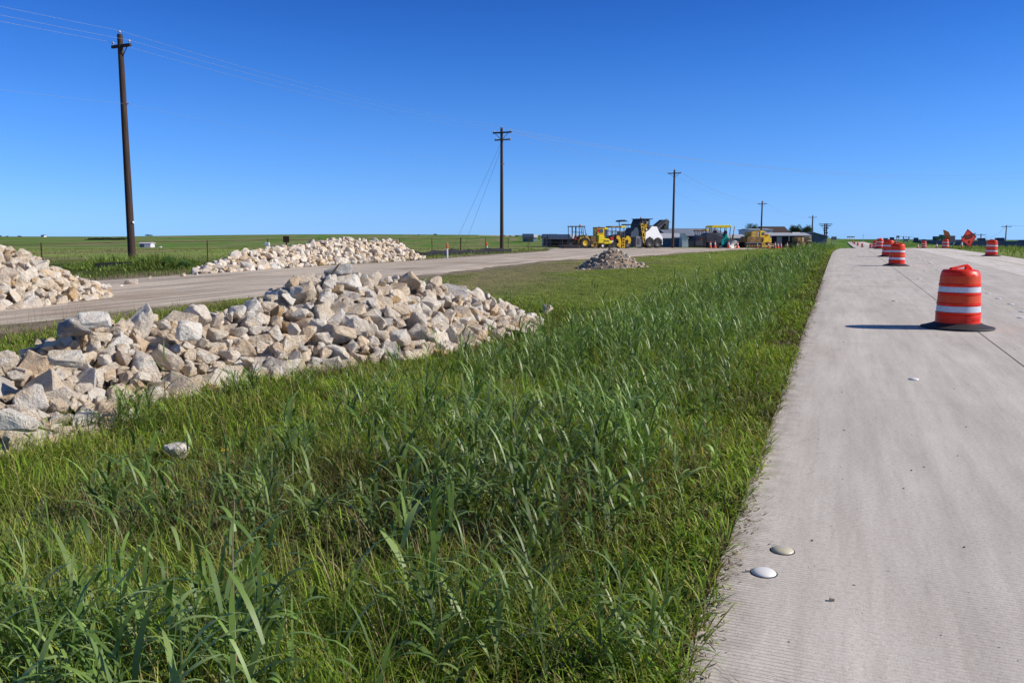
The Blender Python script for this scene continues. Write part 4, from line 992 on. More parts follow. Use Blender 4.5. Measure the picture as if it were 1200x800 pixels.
for k, (pa, pb, zoff) in enumerate([(2, (1200, 187), 0), (3, (1200, 192), 0)]):
    a = tops[2][k]; X, Y_, Z = at(pb[0], pb[1], 128)
    b = (X*1.25-a[0]*.25, Y_*1.25-a[1]*.25, Z*1.25-a[2]*.25-.4)
    tag(MB().path(sag(a, b, 2.6, 24), .010, 5).build('power_line', M['wire']), ['upper', 'lower'][k]+' wire crossing the sky from the centre pole to the right edge', 'power line', 'wires crossing to the right')
# poles on the right beyond the highway
def far_pole(px_, Y, topy, lab, gz=.1, w=1.2):
    x = (px_-600)/F/1.005*Y; top = at(px_, topy, Y)[2]
    t = empty('utility_pole', (x, Y, gz), lab, 'utility pole'); h = top-gz
    MB().tube((0, 0, 0), (0, 0, h), .16*Y/200, .12*Y/200, 8).build('pole', M['grey_wood'], t)
    MB().box((0, 0, h-.4), (w*Y/200*2, .2, .2)).build('crossarm', M['grey_wood'], t)
    return (x, Y, top)
a1 = far_pole(1177, 260, 264, 'grey utility pole beyond the barrier at far right'); a2 = far_pole(1148, 360, 274, 'shorter grey pole seen right of the diamond sign')
far_pole(1064, 600, 277.2, 'tiny pole on the horizon left of the dark cars', w=.9); far_pole(1057.5, 650, 276.8, 'tiny pole on the horizon right of the post sign', w=.9)
mb = MB(); mb.path(sag(a2, a1, 2.5, 10), .03, 4); b_ = (a1[0]+40, a1[1]-100, a1[2]); mb.path(sag(a1, b_, 2, 10), .025, 4)
tag(mb.build('power_line', M['wire']), 'thin wires between the grey poles beyond the barrier', 'power line')

# ------------------------------------------------------------------ fence, silt fence, delineators
fo = empty('wire_fence', (-14, 40, float(ztg(-14, 40))), 'low wire fence with thin steel posts bordering the crop field', 'fence')
rows = []
for i in range(22):
    Y = 27+i*4.3; X = -17.41+(Y-38.5)*.455-1.2-.0*i
    rows.append((X, Y, float(ztg(X, Y))))
for i, (X, Y, Z) in enumerate(rows):
    wide = i % 7 == 3
    o = MB().tube((0, 0, -.2), (.02*(-1)**i, 0, 1.15), .06 if wide else .03, None, 6).build('fence_post', M['wood'] if wide else M['rust'], fo)
    o.location = (X-fo.location[0], Y-fo.location[1], Z-fo.location[2])
for k, h_ in enumerate((.35, .7, 1.08)):
    MB().path([(X-fo.location[0], Y-fo.location[1], Z+h_-fo.location[2]) for X, Y, Z in rows], .008 if k < 2 else .014, 5).build('fence_wire', M['rust'], fo)
def silt(a, b, lab, h=.38):
    L = math.dist(a, b); n = int(L/.5); vs, fs = [], []
    for i in range(n+1):
        f = i/n; x = a[0]+(b[0]-a[0])*f+.05*math.sin(i*1.3); y = a[1]+(b[1]-a[1])*f; z = float(ztg(x, y)); hh = h*(.85+.2*math.sin(i*.9)*math.sin(i*.37))
        vs += [(x, y, z-.05), (x+.03, y, z+hh*.5), (x-.04*math.sin(i), y, z+hh)]
    for i in range(n): b_ = i*3; fs += [(b_, b_+3, b_+4, b_+1), (b_+1, b_+4, b_+5, b_+2)]
    t = empty('silt_fence', (0, 0, 0), lab, 'silt fence')
    o = MB().add(vs, fs).build('fabric', M['silt'], t)
    mb = MB()
    for i in range(0, n+1, 4):
        x, y, z = vs[i*3+2]; mb.tube((x-.03, y-.03, z-h), (x-.03, y-.03, z+.06), .018, None, 5)
    mb.build('stakes', M['wood'], t)['kind'] = 'stuff'
silt((-17.7, 35.6), (-16.4, 36.2), 'short piece of black silt fence in the weeds by the left pole', .34)
silt((-6.6, 50.5), (-.1, 65), 'sagging black silt fence running along the track to the centre pole', .42)
def delin(px_, Y, h, lean, lab):
    x = (px_-600)/F/1.005*Y; t = empty('marker_post', (x, Y, float(ztg(x, Y))), lab, 'marker post'); t.rotation_euler = (0, lean, 0)
    MB().lathe([(.05, -.1), (.05, h*.62), (.045, h*.63)], 10).build('post', M['white_plastic'], t)
    MB().lathe([(.055, h*.62), (.058, h*.9), (.03, h)], 10).build('orange_cap', M['cone'], t)
delin(524.2, 50, .92, 0, 'white marker post with orange cap nearest on the track side')
delin(571.5, 66, .80, -.12, 'white marker post with orange cap leaning left near the centre pole')
# small brown sign and white marker behind the far rock pile
x = (337.5-600)/F*47; t = empty('small_sign', (x, 47, float(ztg(x, 47))), 'small brown square sign on a post behind the far rock pile', 'sign')
MB().box((0, 0, .55), (.06, .06, 1.3)).build('post', M['rust'], t); MB().box((0, -.04, 1.18), (.34, .03, .34)).build('panel', M['rust'], t)
x = (315-600)/F*46; t = empty('meter_box', (x, 46, float(ztg(x, 46))), 'small white box on a stake behind the far rock pile', 'box'); MB().box((0, 0, .4), (.05, .05, 1.0)).build('post', M['galv'], t); MB().box((0, 0, .88), (.26, .16, .2)).build('housing', M['white_plastic'], t, bevel=.02)
x, y, z = at(441, 281.5, 46.2); t = empty('survey_stake', (x, y, z-.35), 'survey stake with orange flag on top of the far rock pile', 'survey stake'); MB().tube((0, 0, -.5), (0, 0, .3), .015).build('stake', M['grey_wood'], t); MB().box((.07, 0, .24), (.16, .02, .12)).build('flag', M['cone'], t)

# ------------------------------------------------------------------ signs by the road
def diamond(px_, py_, Y, half, tilt, lab):
    x, y, z = at(px_, py_, Y); g_ = float(ztg(x, Y)); t = empty('diamond_sign', (x, Y, g_), lab, 'road sign', rz=.22); c = z-g_
    RM = Matrix.Rotation(tilt, 3, 'Y')
    def P(a, b, yy=0): v = RM @ Vector((a, 0, b)); return (v.x, yy, v.z+c)
    mb = MB(); q = [P(-half, 0, -.01), P(0, -half, -.01), P(half, 0, -.01), P(0, half, -.01)]; q2 = [(a, b+.03, c_) for a, b, c_ in q]
    mb.add(q+q2, [(0,1,2,3), (7,6,5,4), (0,4,5,1), (1,5,6,2), (2,6,7,3), (3,7,4,0)]); sp = mb.build('sign_face', M['orange_vinyl'], t)
    bd = MB(); h2 = half*.9
    cs = [(-h2, 0), (0, -h2), (h2, 0), (0, h2)]
    for a, b in zip(cs, cs[1:]+cs[:1]): bd.tube(P(*a, -.022), P(*b, -.022), .012, None, 4)
    bd.build('border', M['black_vinyl'], sp)
    for row, txt in ((.27, 'ROAD WORK'), (.02, 'AHEAD')):
        cu = bpy.data.curves.new('lettering', 'FONT'); cu.body = txt; cu.size = half*.30; cu.align_x = 'CENTER'; cu.align_y = 'CENTER'; cu.extrude = .003; cu.offset = .012
        to = bpy.data.objects.new('lettering', cu); COL.objects.link(to); to.location = P(0, row*half, -.03)
        to.rotation_euler = (Matrix.Rotation(tilt, 4, 'Y') @ Matrix.Rotation(PI/2, 4, 'X')).to_euler(); cu.materials.append(M['black_vinyl'])
        bpy.context.view_layer.update(); me = bpy.data.meshes.new_from_object(to.evaluated_get(bpy.context.evaluated_depsgraph_get()))
        o = bpy.data.objects.new('lettering', me); COL.objects.link(o); o.matrix_world = to.matrix_world; bpy.data.objects.remove(to)
        o.location = P(0, row*half, -.03); o.parent = sp
    MB().lathe([(.001, -.11), (.09, -.08), (.12, 0), (.08, .09), (.001, .12)], 12, P(0, -.38*half, -.02), fn=lambda p, a, z_: (p[0], -.028+(p[1]+.0)*.05, p[2])).build('symbol', M['black_vinyl'], sp)
    MB().box(P(0, -.58*half, -.026), (.03, .008, .2)).build('symbol', M['black_vinyl'], sp)
    MB().tube((0, .05, .12), P(0, half*.95, .06), .025, .02).build('mast', M['dark_steel'], t)
    for a in (35, 145, 215, 325): MB().tube((0, .05, .22), (.75*math.cos(math.radians(a)), .05+.75*math.sin(math.radians(a)), 0), .022).build('leg', M['dark_steel'], t)
diamond(1135.2, 279, 82, .90, -.20, 'orange diamond road sign with black writing, tilted on its stand')
# the second sign, edge-on and curled
x, y, z = at(1111.5, 278.5, 92); g_ = float(ztg(x, 92)); t = empty('curled_sign', (x, 92, g_), 'orange roll-up sign seen edge-on and curled by wind', 'road sign'); c = z-g_
prf = [(-.52, .84), (-.1, .62), (.12, .2), (.20, -.25), (.20, -.6), (.06, -.78)]; prf2 = [(-.52, .84), (-.40, .42), (-.22, 0), (-.02, -.35), (-.12, -.62), (.06, -.78)]
mb = MB(); vs = [(a, -.2*math.sin(i), c+b) for i, (a, b) in enumerate(prf)]+[(a, .25, c+b) for a, b in prf2]
mb.add(vs, [(i, i+1, 7+i, 6+i) for i in range(5)]); mb.build('sign_face', M['rust_orange'] if 'rust_orange' in M else plain('sunburnt orange vinyl', (.42, .16, .04), .6, var=.6, scale=3), t)
MB().tube((-.1, .2, .1), (-.1, .2, c+.6), .025).build('mast', M['dark_steel'], t)
for a in (35, 145, 215, 325): MB().tube((-.1, .2, .2), (-.1+.7*math.cos(math.radians(a)), .2+.7*math.sin(math.radians(a)), 0), .022).build('leg', M['dark_steel'], t)
def board(px_, Y, x0, x1, y0, y1, gz, lab, m='green_sign', name='sign_board'):
    x = (px_-600)/F/1.005*Y; k = Y/F/1.005; zt_ = at(px_, y0, Y)[2]; zb = at(px_, y1, Y)[2]
    t = empty(name, (x, Y, gz), lab, 'sign board')
    MB().box(((x0+x1)/2*k, 0, (zt_+zb)/2-gz), ((x1-x0)*k, .15, zt_-zb)).build('panel', M[m], t)
    for s in (x0*.7, x1*.7): MB().tube((s*k, .15, 0), (s*k, .15, (zt_+zb)/2-gz), .1).build('post', M['galv'], t)
board(976.3, 240, -3, 3, 277.2, 281.2, -.9, 'dark blank board above the verge left of the road')
board(1051, 230, -1.7, 1.7, 276.2, 278.6, -.4, 'small grey sign on tall posts beyond the barrels')
board(1036.5, 340, -2.6, 2.8, 279, 282.4, -.6, 'dark board low on the horizon behind the crest barrels', 'dark_steel')
board(1114.5, 175, -3.4, 3.3, 276.2, 284, 0, 'large grey board behind the curled sign')
x = (1008.3-600)/F*520; t = empty('light_pole', (x, 520, -.6), 'far street light pole with pale lamp on the hill road', 'street lamp'); MB().tube((0, 0, 0), (0, 0, 4.9), .12).build('pole', M['galv'], t); MB().box((.2, 0, 4.95), (.8, .3, .25)).build('lamp_head', M['white_plastic'], t)

# ------------------------------------------------------------------ barrier and traffic on the right
mb = MB()
pr = [(-.3, 0), (-.3, .08), (-.18, .33), (-.09, 1.08), (.09, 1.08), (.18, .33), (.3, .08), (.3, 0)]
path = [(118+i*0, 0) for i in ()]
pts = [(74+(Y-110)*.40+(Y-110)**2*.00003, Y) for Y in np.arange(100, 420, 3.05)]
tb = empty('concrete_barrier', (pts[0][0], pts[0][1], 0), 'long grey concrete barrier edging the highway at the right', 'concrete barrier')
vs, fs = [], []
for i, (X, Y) in enumerate(pts):
    z = float(ztg(X, Y)); vs += [(X-pts[0][0]+a*.93*1.2, Y-pts[0][1]-a*.36, z+b*1.12) for a, b in pr]
for i in range(len(pts)-1):
    if True: fs += [(i*8+k, i*8+(k+1) % 8, (i+1)*8+(k+1) % 8, (i+1)*8+k) for k in range(8)]
MB().add(vs, fs).build('barrier_wall', M['concrete_b'], tb)
def car(px_, Y, gz, L, Hh, col, lab, kind='car', rz=None):
    x = (px_-600)/F/1.005*Y; gz -= .45; t = empty('parked_car' if kind == 'car' else 'pickup', (x, Y, gz), lab, kind); t.rotation_euler = (0, 0, rz if rz is not None else 1.17)
    W = 1.8; a = L/2
    body = [(-a, .35), (a, .35), (a, .75), (a*.92, .92), (a*.5, 1.0), (-a*.95, 1.0), (-a, .8)]
    MB().prism(body, -W/2, W/2).build('body', col, t, bevel=.04)
    MB().prism([(a*.48, .98), (a*.18, Hh), (-a*.72, Hh), (-a*.92, .98)], -W/2+.1, W/2-.1).build('cabin', M['glass'], t, bevel=.03)
    MB().prism([(a*.2, Hh-.03), (a*.16, Hh+.03), (-a*.70, Hh+.03), (-a*.74, Hh-.03)], -W/2+.12, W/2-.12).build('roof', col, t)
    for sx in (-.62, .62):
        for sy in (-1, 1): MB().tube((a*sx, sy*(W/2-.2), .34), (a*sx, sy*(W/2+.01), .34), .34, None, 16).build('wheel', M['tyre'], t)
M['car_dark'] = plain('dark car paint', (.03, .035, .045), .3, var=.1); M['car_silver'] = plain('silver car paint', (.4, .42, .45), .3, metal=.3, var=.05); M['car_white'] = plain('white car paint', (.75, .76, .78), .3, var=.05)
M['car_blue'] = plain('blue grey car paint', (.10, .13, .18), .3, var=.1)
car(1072, 310, .75, 4.9, 1.85, M['car_dark'], 'dark car behind the barrier, left of the green truck')
car(1081.5, 330, .45, 4.6, 1.55, M['car_dark'], 'low dark car just right of the first dark car')
car(1060.5, 350, .7, 4.6, 1.5, M['car_silver'], 'pale grey car at the left end of the barrier')
car(1169.5, 185, .55, 5.0, 1.85, M['car_dark'], 'dark car roof above the barrier left of the last barrel')
car(1122, 215, .45, 4.6, 1.5, M['car_blue'], 'blue grey car behind the barrier between the two signs')
car(1196, 175, .25, 4.6, 1.7, M['car_dark'], 'dark car at the right edge behind the barrier')
car(1148, 205, .5, 5.6, 1.9, M['car_white'], 'white vehicle behind the barrier right of the diamond sign')
car(1044, 330, 1.0, 4.8, 1.8, M['car_dark'], 'dark car seen over the third barrel')
# green truck
x = (1098.5-600)/F*330; t = empty('green_truck', (x, 330, .9), 'green truck load behind the barrier left of the curled sign', 'truck')
MB().box((.9, 0, 1.6), (2.2, 2.2, 1.7)).build('cab', M['teal_dark'] if 'teal_dark' in M else plain('deep green truck paint', (.01, .10, .07), .4), t, bevel=.1)
MB().box((-1.5, 0, 1.2), (2.3, 2.2, 1.3)).build('load_bed', plain('dark green tarpaulin', (.015, .07, .05), .7), t, bevel=.08)
MB().box((2.0, -.02, 1.75), (.1, 1.9, .8)).build('windscreen', M['glass'], t)
for sx in (-1.8, 1.2):
    for sy in (-1, 1): MB().tube((sx, sy*.8, .35), (sx, sy*1.12, .35), .5, None, 16).build('wheel', M['tyre'], t)
# gantry / barricade clutter at the top of the far road
x = (994-600)/F*700; t = empty('road_gantry', (x, 700, float(prof(ZR, 700))), 'pale barricade spanning the hilltop road in the distance', 'barricade')
MB().box((0, 0, 2.6), (6.4, .2, 1.0)).build('panel', M['pinkish'] if 'pinkish' in M else plain('faded pink barricade boards', (.50, .42, .46), .7), t)
for s in (-3, -1, 1, 3): MB().tube((s, 0, 0), (s, 0, 2.6), .1).build('leg', M['galv'], t)

# ------------------------------------------------------------------ construction machines (local x = along the machine, z up)
def fig(ox, oy, sc, pxc, yb, Y):
    k = Y/F/1.007
    def P(cx, cy): return ((cx/sc+ox-pxc)*k, (yb-(cy/sc+oy))*k)
    return P, k
def machine(name, pxc, Y, label, cat, lift=.03, rz=0):
    rz = {'milling_machine': .45, 'asphalt_paver': .12, 'second_paver': .12}.get(name, .28)
    x = (pxc-600)/F/1.007*Y; return empty(name, (x, Y, float(zt(x, Y))+lift), label, cat, rz=rz)
def poly(P, pts, y0, y1, name, m, t, bevel=.03): return MB().prism([P(*p) for p in pts], y0, y1).build(name, M[m] if isinstance(m, str) else m, t, bevel=bevel)
def rect(P, a, b, c, d, y0, y1, name, m, t, bevel=.03): return poly(P, [(a, d), (c, d), (c, b), (a, b)], y0, y1, name, m, t, bevel)
def bar(P, p, q, y, r, name, m, t):
    a, b = P(*p), P(*q); return MB().tube((a[0], y, a[1]), (b[0], y, b[1]), r).build(name, M[m], t)
def bars(P, segs, ys_, r, name, m, t):
    mb = MB()
    for p, q in segs:
        a, b = P(*p), P(*q)
        for y in ys_: mb.tube((a[0], y, a[1]), (b[0], y, b[1]), r)
    return mb.build(name, M[m], t)
def wheel(P, c, r, ys_, w, t, rim='yellow', rr=.5, z=None):
    x, zz = P(*c); zz = r if z is None else z
    for y in ys_:
        o = MB().lathe([(r*.55, -w/2), (r*.92, -w/2), (r, -w*.34), (r, w*.34), (r*.92, w/2), (r*.55, w/2)], 24, cap=False).build('wheel', M['tyre'], t, smooth=True)
        o.rotation_euler = (PI/2, 0, 0); o.location = (x, y, zz)
        ri = MB().lathe([(.001, -w*.42), (r*rr, -w*.42), (r*rr*1.08, -w*.5), (r*rr*1.15, w*.5), (r*rr, w*.42), (.001, w*.42)], 20).build('rim', M[rim], o, smooth=True)
        lug = MB()
        for i in range(18):
            a = i*PI/9; lug.box((r*math.cos(a), r*math.sin(a), 0), (r*.09, r*.12, w*.9), Matrix.Rotation(a, 3, 'Z'))
        lug.build('tread', M['tyre'], o)
# 1 tractor loader with box blade
Y1 = 108; P, k = fig(640, 250, 13.333, 675, 292.6, Y1); t = machine('tractor_loader', 675, Y1, 'yellow tractor loader with open black canopy and box blade', 'tractor loader', rz=0)
rect(P, 216, 508, 468, 568, -1.1, -.9, 'box_blade', 'black_steel', t)
rect(P, 216, 508, 240, 568, -.9, .9, 'blade_side', 'black_steel', t); rect(P, 440, 500, 468, 568, -.9, .9, 'blade_side', 'black_steel', t)
rect(P, 470, 500, 522, 565, -1.0, -.7, 'counterweight', 'dark_steel', t)
bars(P, [((330, 505), (345, 430)), ((370, 500), (400, 425)), ((430, 500), (440, 430)), ((300, 500), (480, 470)), ((320, 470), (500, 450))], (-.5, .5), .06, 'linkage', 'black_steel', t)
poly(P, [(330, 500), (520, 510), (520, 420), (430, 410), (340, 440)], -.42, .42, 'rear_frame', 'black_steel', t)
poly(P, [(415, 440), (450, 440), (450, 400), (435, 392), (418, 402)], -.6, -.5, 'red_bucket', 'red_light', t)
poly(P, [(412, 440), (470, 440), (465, 380), (450, 380), (448, 415), (412, 420)], -.3, .3, 'seat', 'black_steel', t)
poly(P, [(372, 420), (408, 420), (404, 355), (385, 350)], -.62, -.45, 'side_panel', 'white_plastic', t)
poly(P, [(490, 440), (500, 395), (540, 368), (590, 362), (640, 395), (672, 440), (665, 470), (560, 420), (525, 450)], -.62, .62, 'hood', 'dusty_yellow', t, .06)
poly(P, [(478, 500), (508, 500), (508, 440), (478, 440)], -.7, .7, 'step_panel', 'yellow', t)
rect(P, 560, 430, 690, 500, -.4, .4, 'front_frame', 'rust_yellow', t)
rect(P, 355, 226, 585, 240, -.75, .75, 'canopy', 'rust', t, .02)
bars(P, [((366, 235), (372, 430)), ((436, 235), (436, 420)), ((487, 235), (487, 430)), ((545, 235), (560, 385)), ((575, 235), (602, 385))], (-.68, .68), .045, 'canopy_post', 'black_steel', t)
bars(P, [((372, 320), (560, 325)), ((620, 340), (622, 385))], (-.5,), .035, 'rail', 'black_steel', t)
rect(P, 520, 205, 545, 226, -.12, .12, 'beacon', 'amber', t)
wheel(P, (575, 495), .66, (-.85, .85), .42, t, 'yellow', .45); wheel(P, (703, 515), .44, (-.8, .8), .3, t, 'dusty_yellow', .45)
rect(P, 700, 470, 770, 500, -1, 1, 'bucket_back', 'rust_yellow', t); poly(P, [(700, 560), (775, 560), (770, 470), (745, 520)], -1.0, 1.0, 'front_bucket', 'rust_yellow', t)
# 2 sweeper
P, k = fig(640, 250, 13.333, 705.5, 292, 113); t = machine('road_sweeper', 705.5, 113, 'bright yellow road sweeper with enclosed cab and dark broom', 'road sweeper')
o = rect(P, 750, 245, 872, 365, -.75, .75, 'cab', 'yellow', t, .05)
rect(P, 790, 265, 850, 322, -.80, -.76, 'cab_window', 'glass', o, .01); rect(P, 752, 262, 784, 308, -.81, -.76, 'tail_lamp', 'red_light', t, .02)
rect(P, 750, 238, 872, 250, -.8, .8, 'cab_roof', 'rust', t); rect(P, 812, 224, 830, 240, -.1, .1, 'beacon', 'amber', t)
poly(P, [(770, 490), (870, 490), (875, 400), (868, 362), (775, 362)], -.85, .85, 'engine_cover', 'lemon', t, .08)
poly(P, [(855, 500), (985, 500), (1000, 470), (950, 415), (875, 410), (868, 440)], -.8, .8, 'hood', 'lemon', t, .08)
rect(P, 860, 446, 960, 458, -.84, -.80, 'vent', 'black_steel', t, .01)
rect(P, 882, 242, 940, 275, -.7, .7, 'sun_shade', 'lemon', t); rect(P, 892, 275, 936, 400, -.6, .6, 'rear_cab_glass', 'glass', t)
bars(P, [((884, 272), (884, 410)), ((940, 272), (945, 410)), ((872, 250), (885, 400))], (-.65, .65), .04, 'cab_post', 'rust_yellow', t)
poly(P, [(645, 385), (690, 368), (742, 380), (755, 470), (650, 480)], -.7, .7, 'broom', 'rust_yellow', t, .1)
rect(P, 735, 320, 760, 350, -.85, -.75, 'mirror', 'black_steel', t, .01)
rect(P, 870, 495, 960, 545, -.6, .6, 'underframe', 'black_steel', t); rect(P, 765, 470, 790, 555, -.5, .5, 'brush_guard', 'rust_yellow', t)
wheel(P, (847, 520), .33, (-.8, .8), .25, t, 'white_paint', .75); wheel(P, (965, 525), .3, (-.8, .8), .25, t, 'dark_steel', .5)
# 3 roller
P, k = fig(700, 245, 12, 723, 290.6, 115); t = machine('pneumatic_roller', 723, 115, 'open yellow and black roller with curved yellow fenders', 'road roller')
rect(P, 140, 243, 300, 262, -.9, .9, 'canopy', 'rust_yellow', t, .02); rect(P, 300, 238, 362, 264, -.9, .9, 'canopy_end', 'lemon', t, .02)
bars(P, [((175, 260), (178, 400)), ((222, 260), (225, 380)), ((290, 260), (288, 390)), ((350, 262), (352, 400)), ((140, 310), (350, 315)), ((135, 310), (140, 360)), ((160, 310), (160, 360)), ((240, 310), (240, 380)), ((268, 310), (268, 380))], (-.8, .8), .04, 'frame_post', 'mid_steel', t)
poly(P, [(132, 440), (150, 375), (230, 365), (300, 350), (380, 370), (390, 500), (140, 510)], -.8, .8, 'engine_body', 'black_steel', t, .06)
poly(P, [(285, 400), (300, 320), (345, 320), (350, 400)], -.55, .55, 'operator_seat', 'dark_steel', t, .05)
poly(P, [(222, 415), (228, 378), (245, 370), (270, 382), (292, 430), (300, 480), (292, 540), (270, 535), (240, 520), (232, 490), (262, 470), (250, 425)], -1.0, -.84, 'front_fender', 'yellow', t, .02)
rect(P, 312, 405, 356, 542, -1.0, -.84, 'ladder_panel', 'yellow', t, .02)
for zz in (430, 468, 506): rect(P, 324, zz-10, 344, zz+12, -1.03, -1.0, 'step_opening', 'black_steel', t, 0)
poly(P, [(352, 430), (375, 385), (400, 375), (435, 400), (446, 440), (430, 490), (395, 485), (405, 450), (392, 425), (362, 445)], -1.0, -.84, 'rear_fender', 'yellow', t, .02)
wheel(P, (402, 505), .42, (-.8, -.2, .4), .35, t, 'mid_steel', .6); wheel(P, (195, 505), .42, (-.8, -.2, .4), .35, t, 'dark_steel', .5); wheel(P, (265, 515), .36, (-.7,), .3, t, 'dark_steel', .5)
rect(P, 142, 395, 185, 430, -.9, -.8, 'tool_box', 'red_light', t, .01); rect(P, 150, 440, 182, 475, -.9, -.8, 'water_tank', 'white_plastic', t, .01)
# umbrella over small roller behind
P, k = fig(700, 245, 12, 728, 290.6, 121); t = machine('small_roller', 731, 121, 'dark raised sun shade on a machine behind the yellow roller', 'road roller')
P2 = lambda a, b: (P(a, b)[0]-3*k, P(a, b)[1])
poly(P2, [(275, 180), (290, 163), (340, 156), (405, 182), (300, 186)], -.9, .9, 'sun_shade', 'dark_steel', t, .02); bars(P2, [((293, 180), (305, 245)), ((305, 245), (330, 400))], (0,), .06, 'shade_post', 'mid_steel', t)
poly(P2, [(300, 540), (480, 540), (480, 400), (330, 380)], -.8, .8, 'engine_body', 'black_steel', t)
rect(P2, 360, 215, 470, 232, -.7, .7, 'side_shade', 'dark_steel', t, .01); bars(P2, [((380, 230), (385, 400)), ((455, 230), (455, 400))], (-.5, .5), .04, 'shade_post', 'dark_steel', t)
# 4 milling machine
P, k = fig(700, 245, 12, 758, 290.6, 117); t = machine('milling_machine', 758, 117, 'large white and black milling machine with raised conveyor', 'milling machine')
poly(P, [(578, 480), (585, 330), (640, 300), (672, 262), (690, 246), (775, 252), (800, 300), (832, 352), (875, 395), (878, 505), (822, 510), (815, 430), (792, 400), (768, 425), (745, 520), (728, 520), (700, 440), (655, 388), (625, 410), (612, 480)], -1.25, 1.25, 'white_body', 'white_paint', t, .04)
rect(P, 838, 430, 862, 492, -1.29, -1.26, 'grille', 'mid_steel', t, 0); rect(P, 690, 232, 740, 255, -.6, .6, 'roof_unit', 'dark_steel', t)
wheel(P, (655, 468), .72, (-1.15, 1.15), .5, t, 'dark_steel', .5); wheel(P, (790, 470), .70, (-1.15, 1.15), .5, t, 'dark_steel', .5)
poly(P, [(485, 400), (490, 215), (520, 150), (675, 148), (668, 300), (590, 325), (578, 520), (560, 530), (480, 480)], -1.0, 1.0, 'engine_tower', 'black_steel', t, .05)
rect(P, 516, 140, 708, 152, -1.2, 1.2, 'canopy', 'black_steel', t, .02)
for (a, b, c, d, m_) in [(530, 170, 560, 205, 'dark_steel'), (600, 180, 640, 215, 'mid_steel'), (615, 235, 655, 262, 'dark_steel'), (500, 240, 540, 280, 'dark_steel'), (600, 280, 622, 300, 'white_plastic'), (645, 160, 668, 190, 'mid_steel'), (575, 150, 600, 170, 'dark_steel')]:
    rect(P, a, b, c, d, -1.1, -1.0, 'tower_panel', m_, t, .01)
rect(P, 582, 118, 596, 140, -.1, .1, 'beacon', 'amber', t, 0)
poly(P, [(350, 400), (362, 330), (400, 300), (420, 268), (470, 262), (492, 300), (492, 400)], -1.0, 1.0, 'rear_body', 'navy', t, .05)
rect(P, 440, 385, 552, 532, -1.05, 1.05, 'drum_housing', 'mid_steel', t); rect(P, 460, 410, 500, 500, -1.08, -1.05, 'access_panel', 'dark_steel', t, .01)
rect(P, 555, 500, 625, 535, -1.0, 1.0, 'cutter_drum', 'black_steel', t)
bars(P, [((508, 215), (560, 480)), ((540, 215), (592, 480)), ((545, 330), (578, 215)), ((578, 215), (592, 300)), ((592, 300), (605, 210)), ((508, 215), (540, 215)), ((516, 260), (550, 260)), ((532, 330), (565, 330)), ((546, 400), (580, 400)), ((560, 470), (606, 470)), ((575, 500), (610, 500)), ((592, 400), (606, 500))], (-1.18,), .055, 'ladder', 'yellow', t)
poly(P, [(560, 400), (600, 400), (608, 502), (575, 505)], -1.16, -1.1, 'ladder_plate', 'rust_yellow', t, .01)
cv_ = poly(P, [(782, 258), (800, 245), (935, 152), (1030, 150), (1042, 180), (1032, 292), (945, 290), (985, 215), (960, 210), (860, 300), (838, 312), (805, 300)], -.45, .45, 'conveyor', 'dark_steel', t, .03)
for i in range(8):
    a = P(820+i*22, 262-i*14.5); MB().box((a[0], -.47, a[1]), (.10, .04, .55), Matrix.Rotation(.5, 3, 'Y')).build('conveyor_rib', M['black_steel'], cv_)
rect(P, 950, 236, 1028, 290, -.5, .5, 'discharge_chute', 'black_steel', t)
bars(P, [((830, 240), (935, 165)), ((1030, 182), (1062, 185))], (-.4, .4), .035, 'conveyor_rail', 'black_steel', t)
rect(P, 812, 308, 828, 326, -.5, -.3, 'lamp', 'amber', t, 0)
# 5 paver
P, k = fig(790, 250, 13.333, 836, 290.4, 112); t = machine('asphalt_paver', 836, 112, 'black and teal asphalt paver under a yellow canopy', 'asphalt paver')
poly(P, [(520, 205), (560, 188), (830, 186), (850, 205), (850, 215), (780, 228), (540, 224)], -1.2, 1.2, 'canopy', 'lemon', t, .03)
bars(P, [((527, 215), (528, 310)), ((588, 220), (585, 300)), ((768, 225), (772, 300)), ((838, 215), (828, 340))], (-1.0, 1.0), .05, 'canopy_post', 'black_steel', t)
poly(P, [(575, 300), (600, 265), (625, 270), (650, 320), (580, 330)], -.8, -.3, 'seat', 'black_steel', t); poly(P, [(745, 330), (770, 265), (798, 280), (800, 325)], -.8, -.3, 'seat', 'black_steel', t)
poly(P, [(445, 440), (450, 330), (500, 305), (600, 305), (735, 380), (690, 400), (650, 462), (500, 465)], -1.2, 1.2, 'hopper', 'dark_steel', t, .05)
poly(P, [(608, 335), (610, 300), (690, 310), (695, 350)], -.9, .9, 'console', 'mid_steel', t); rect(P, 700, 310, 730, 350, -.6, -.3, 'control_box', 'white_plastic', t)
poly(P, [(735, 380), (760, 325), (785, 330), (790, 370), (812, 395), (800, 425), (760, 455), (735, 492), (688, 492), (690, 440), (700, 405)], -1.22, 1.22, 'side_cowl', 'teal', t, .04)
poly(P, [(640, 460), (690, 380), (740, 385), (690, 460)], -1.15, 1.15, 'push_arm', 'mid_steel', t)
rect(P, 480, 462, 800, 535, -.95, .95, 'track_frame', 'black_steel', t); rect(P, 585, 470, 690, 540, -1.15, -.95, 'crawler_track', 'tyre', t)
rect(P, 660, 505, 735, 535, -1.2, -1.15, 'step', 'mid_steel', t, .01)
poly(P, [(255, 525), (258, 430), (290, 390), (360, 372), (440, 378), (450, 525)], -1.2, 1.2, 'feed_hopper', 'black_steel', t, .05)
poly(P, [(270, 500), (275, 430), (380, 400), (395, 500)], -1.26, -1.2, 'hopper_wing', 'dark_steel', t, .01)
poly(P, [(740, 535), (760, 470), (800, 440), (850, 445), (880, 480), (880, 535)], -1.3, 1.3, 'screed', 'dark_steel', t, .03)
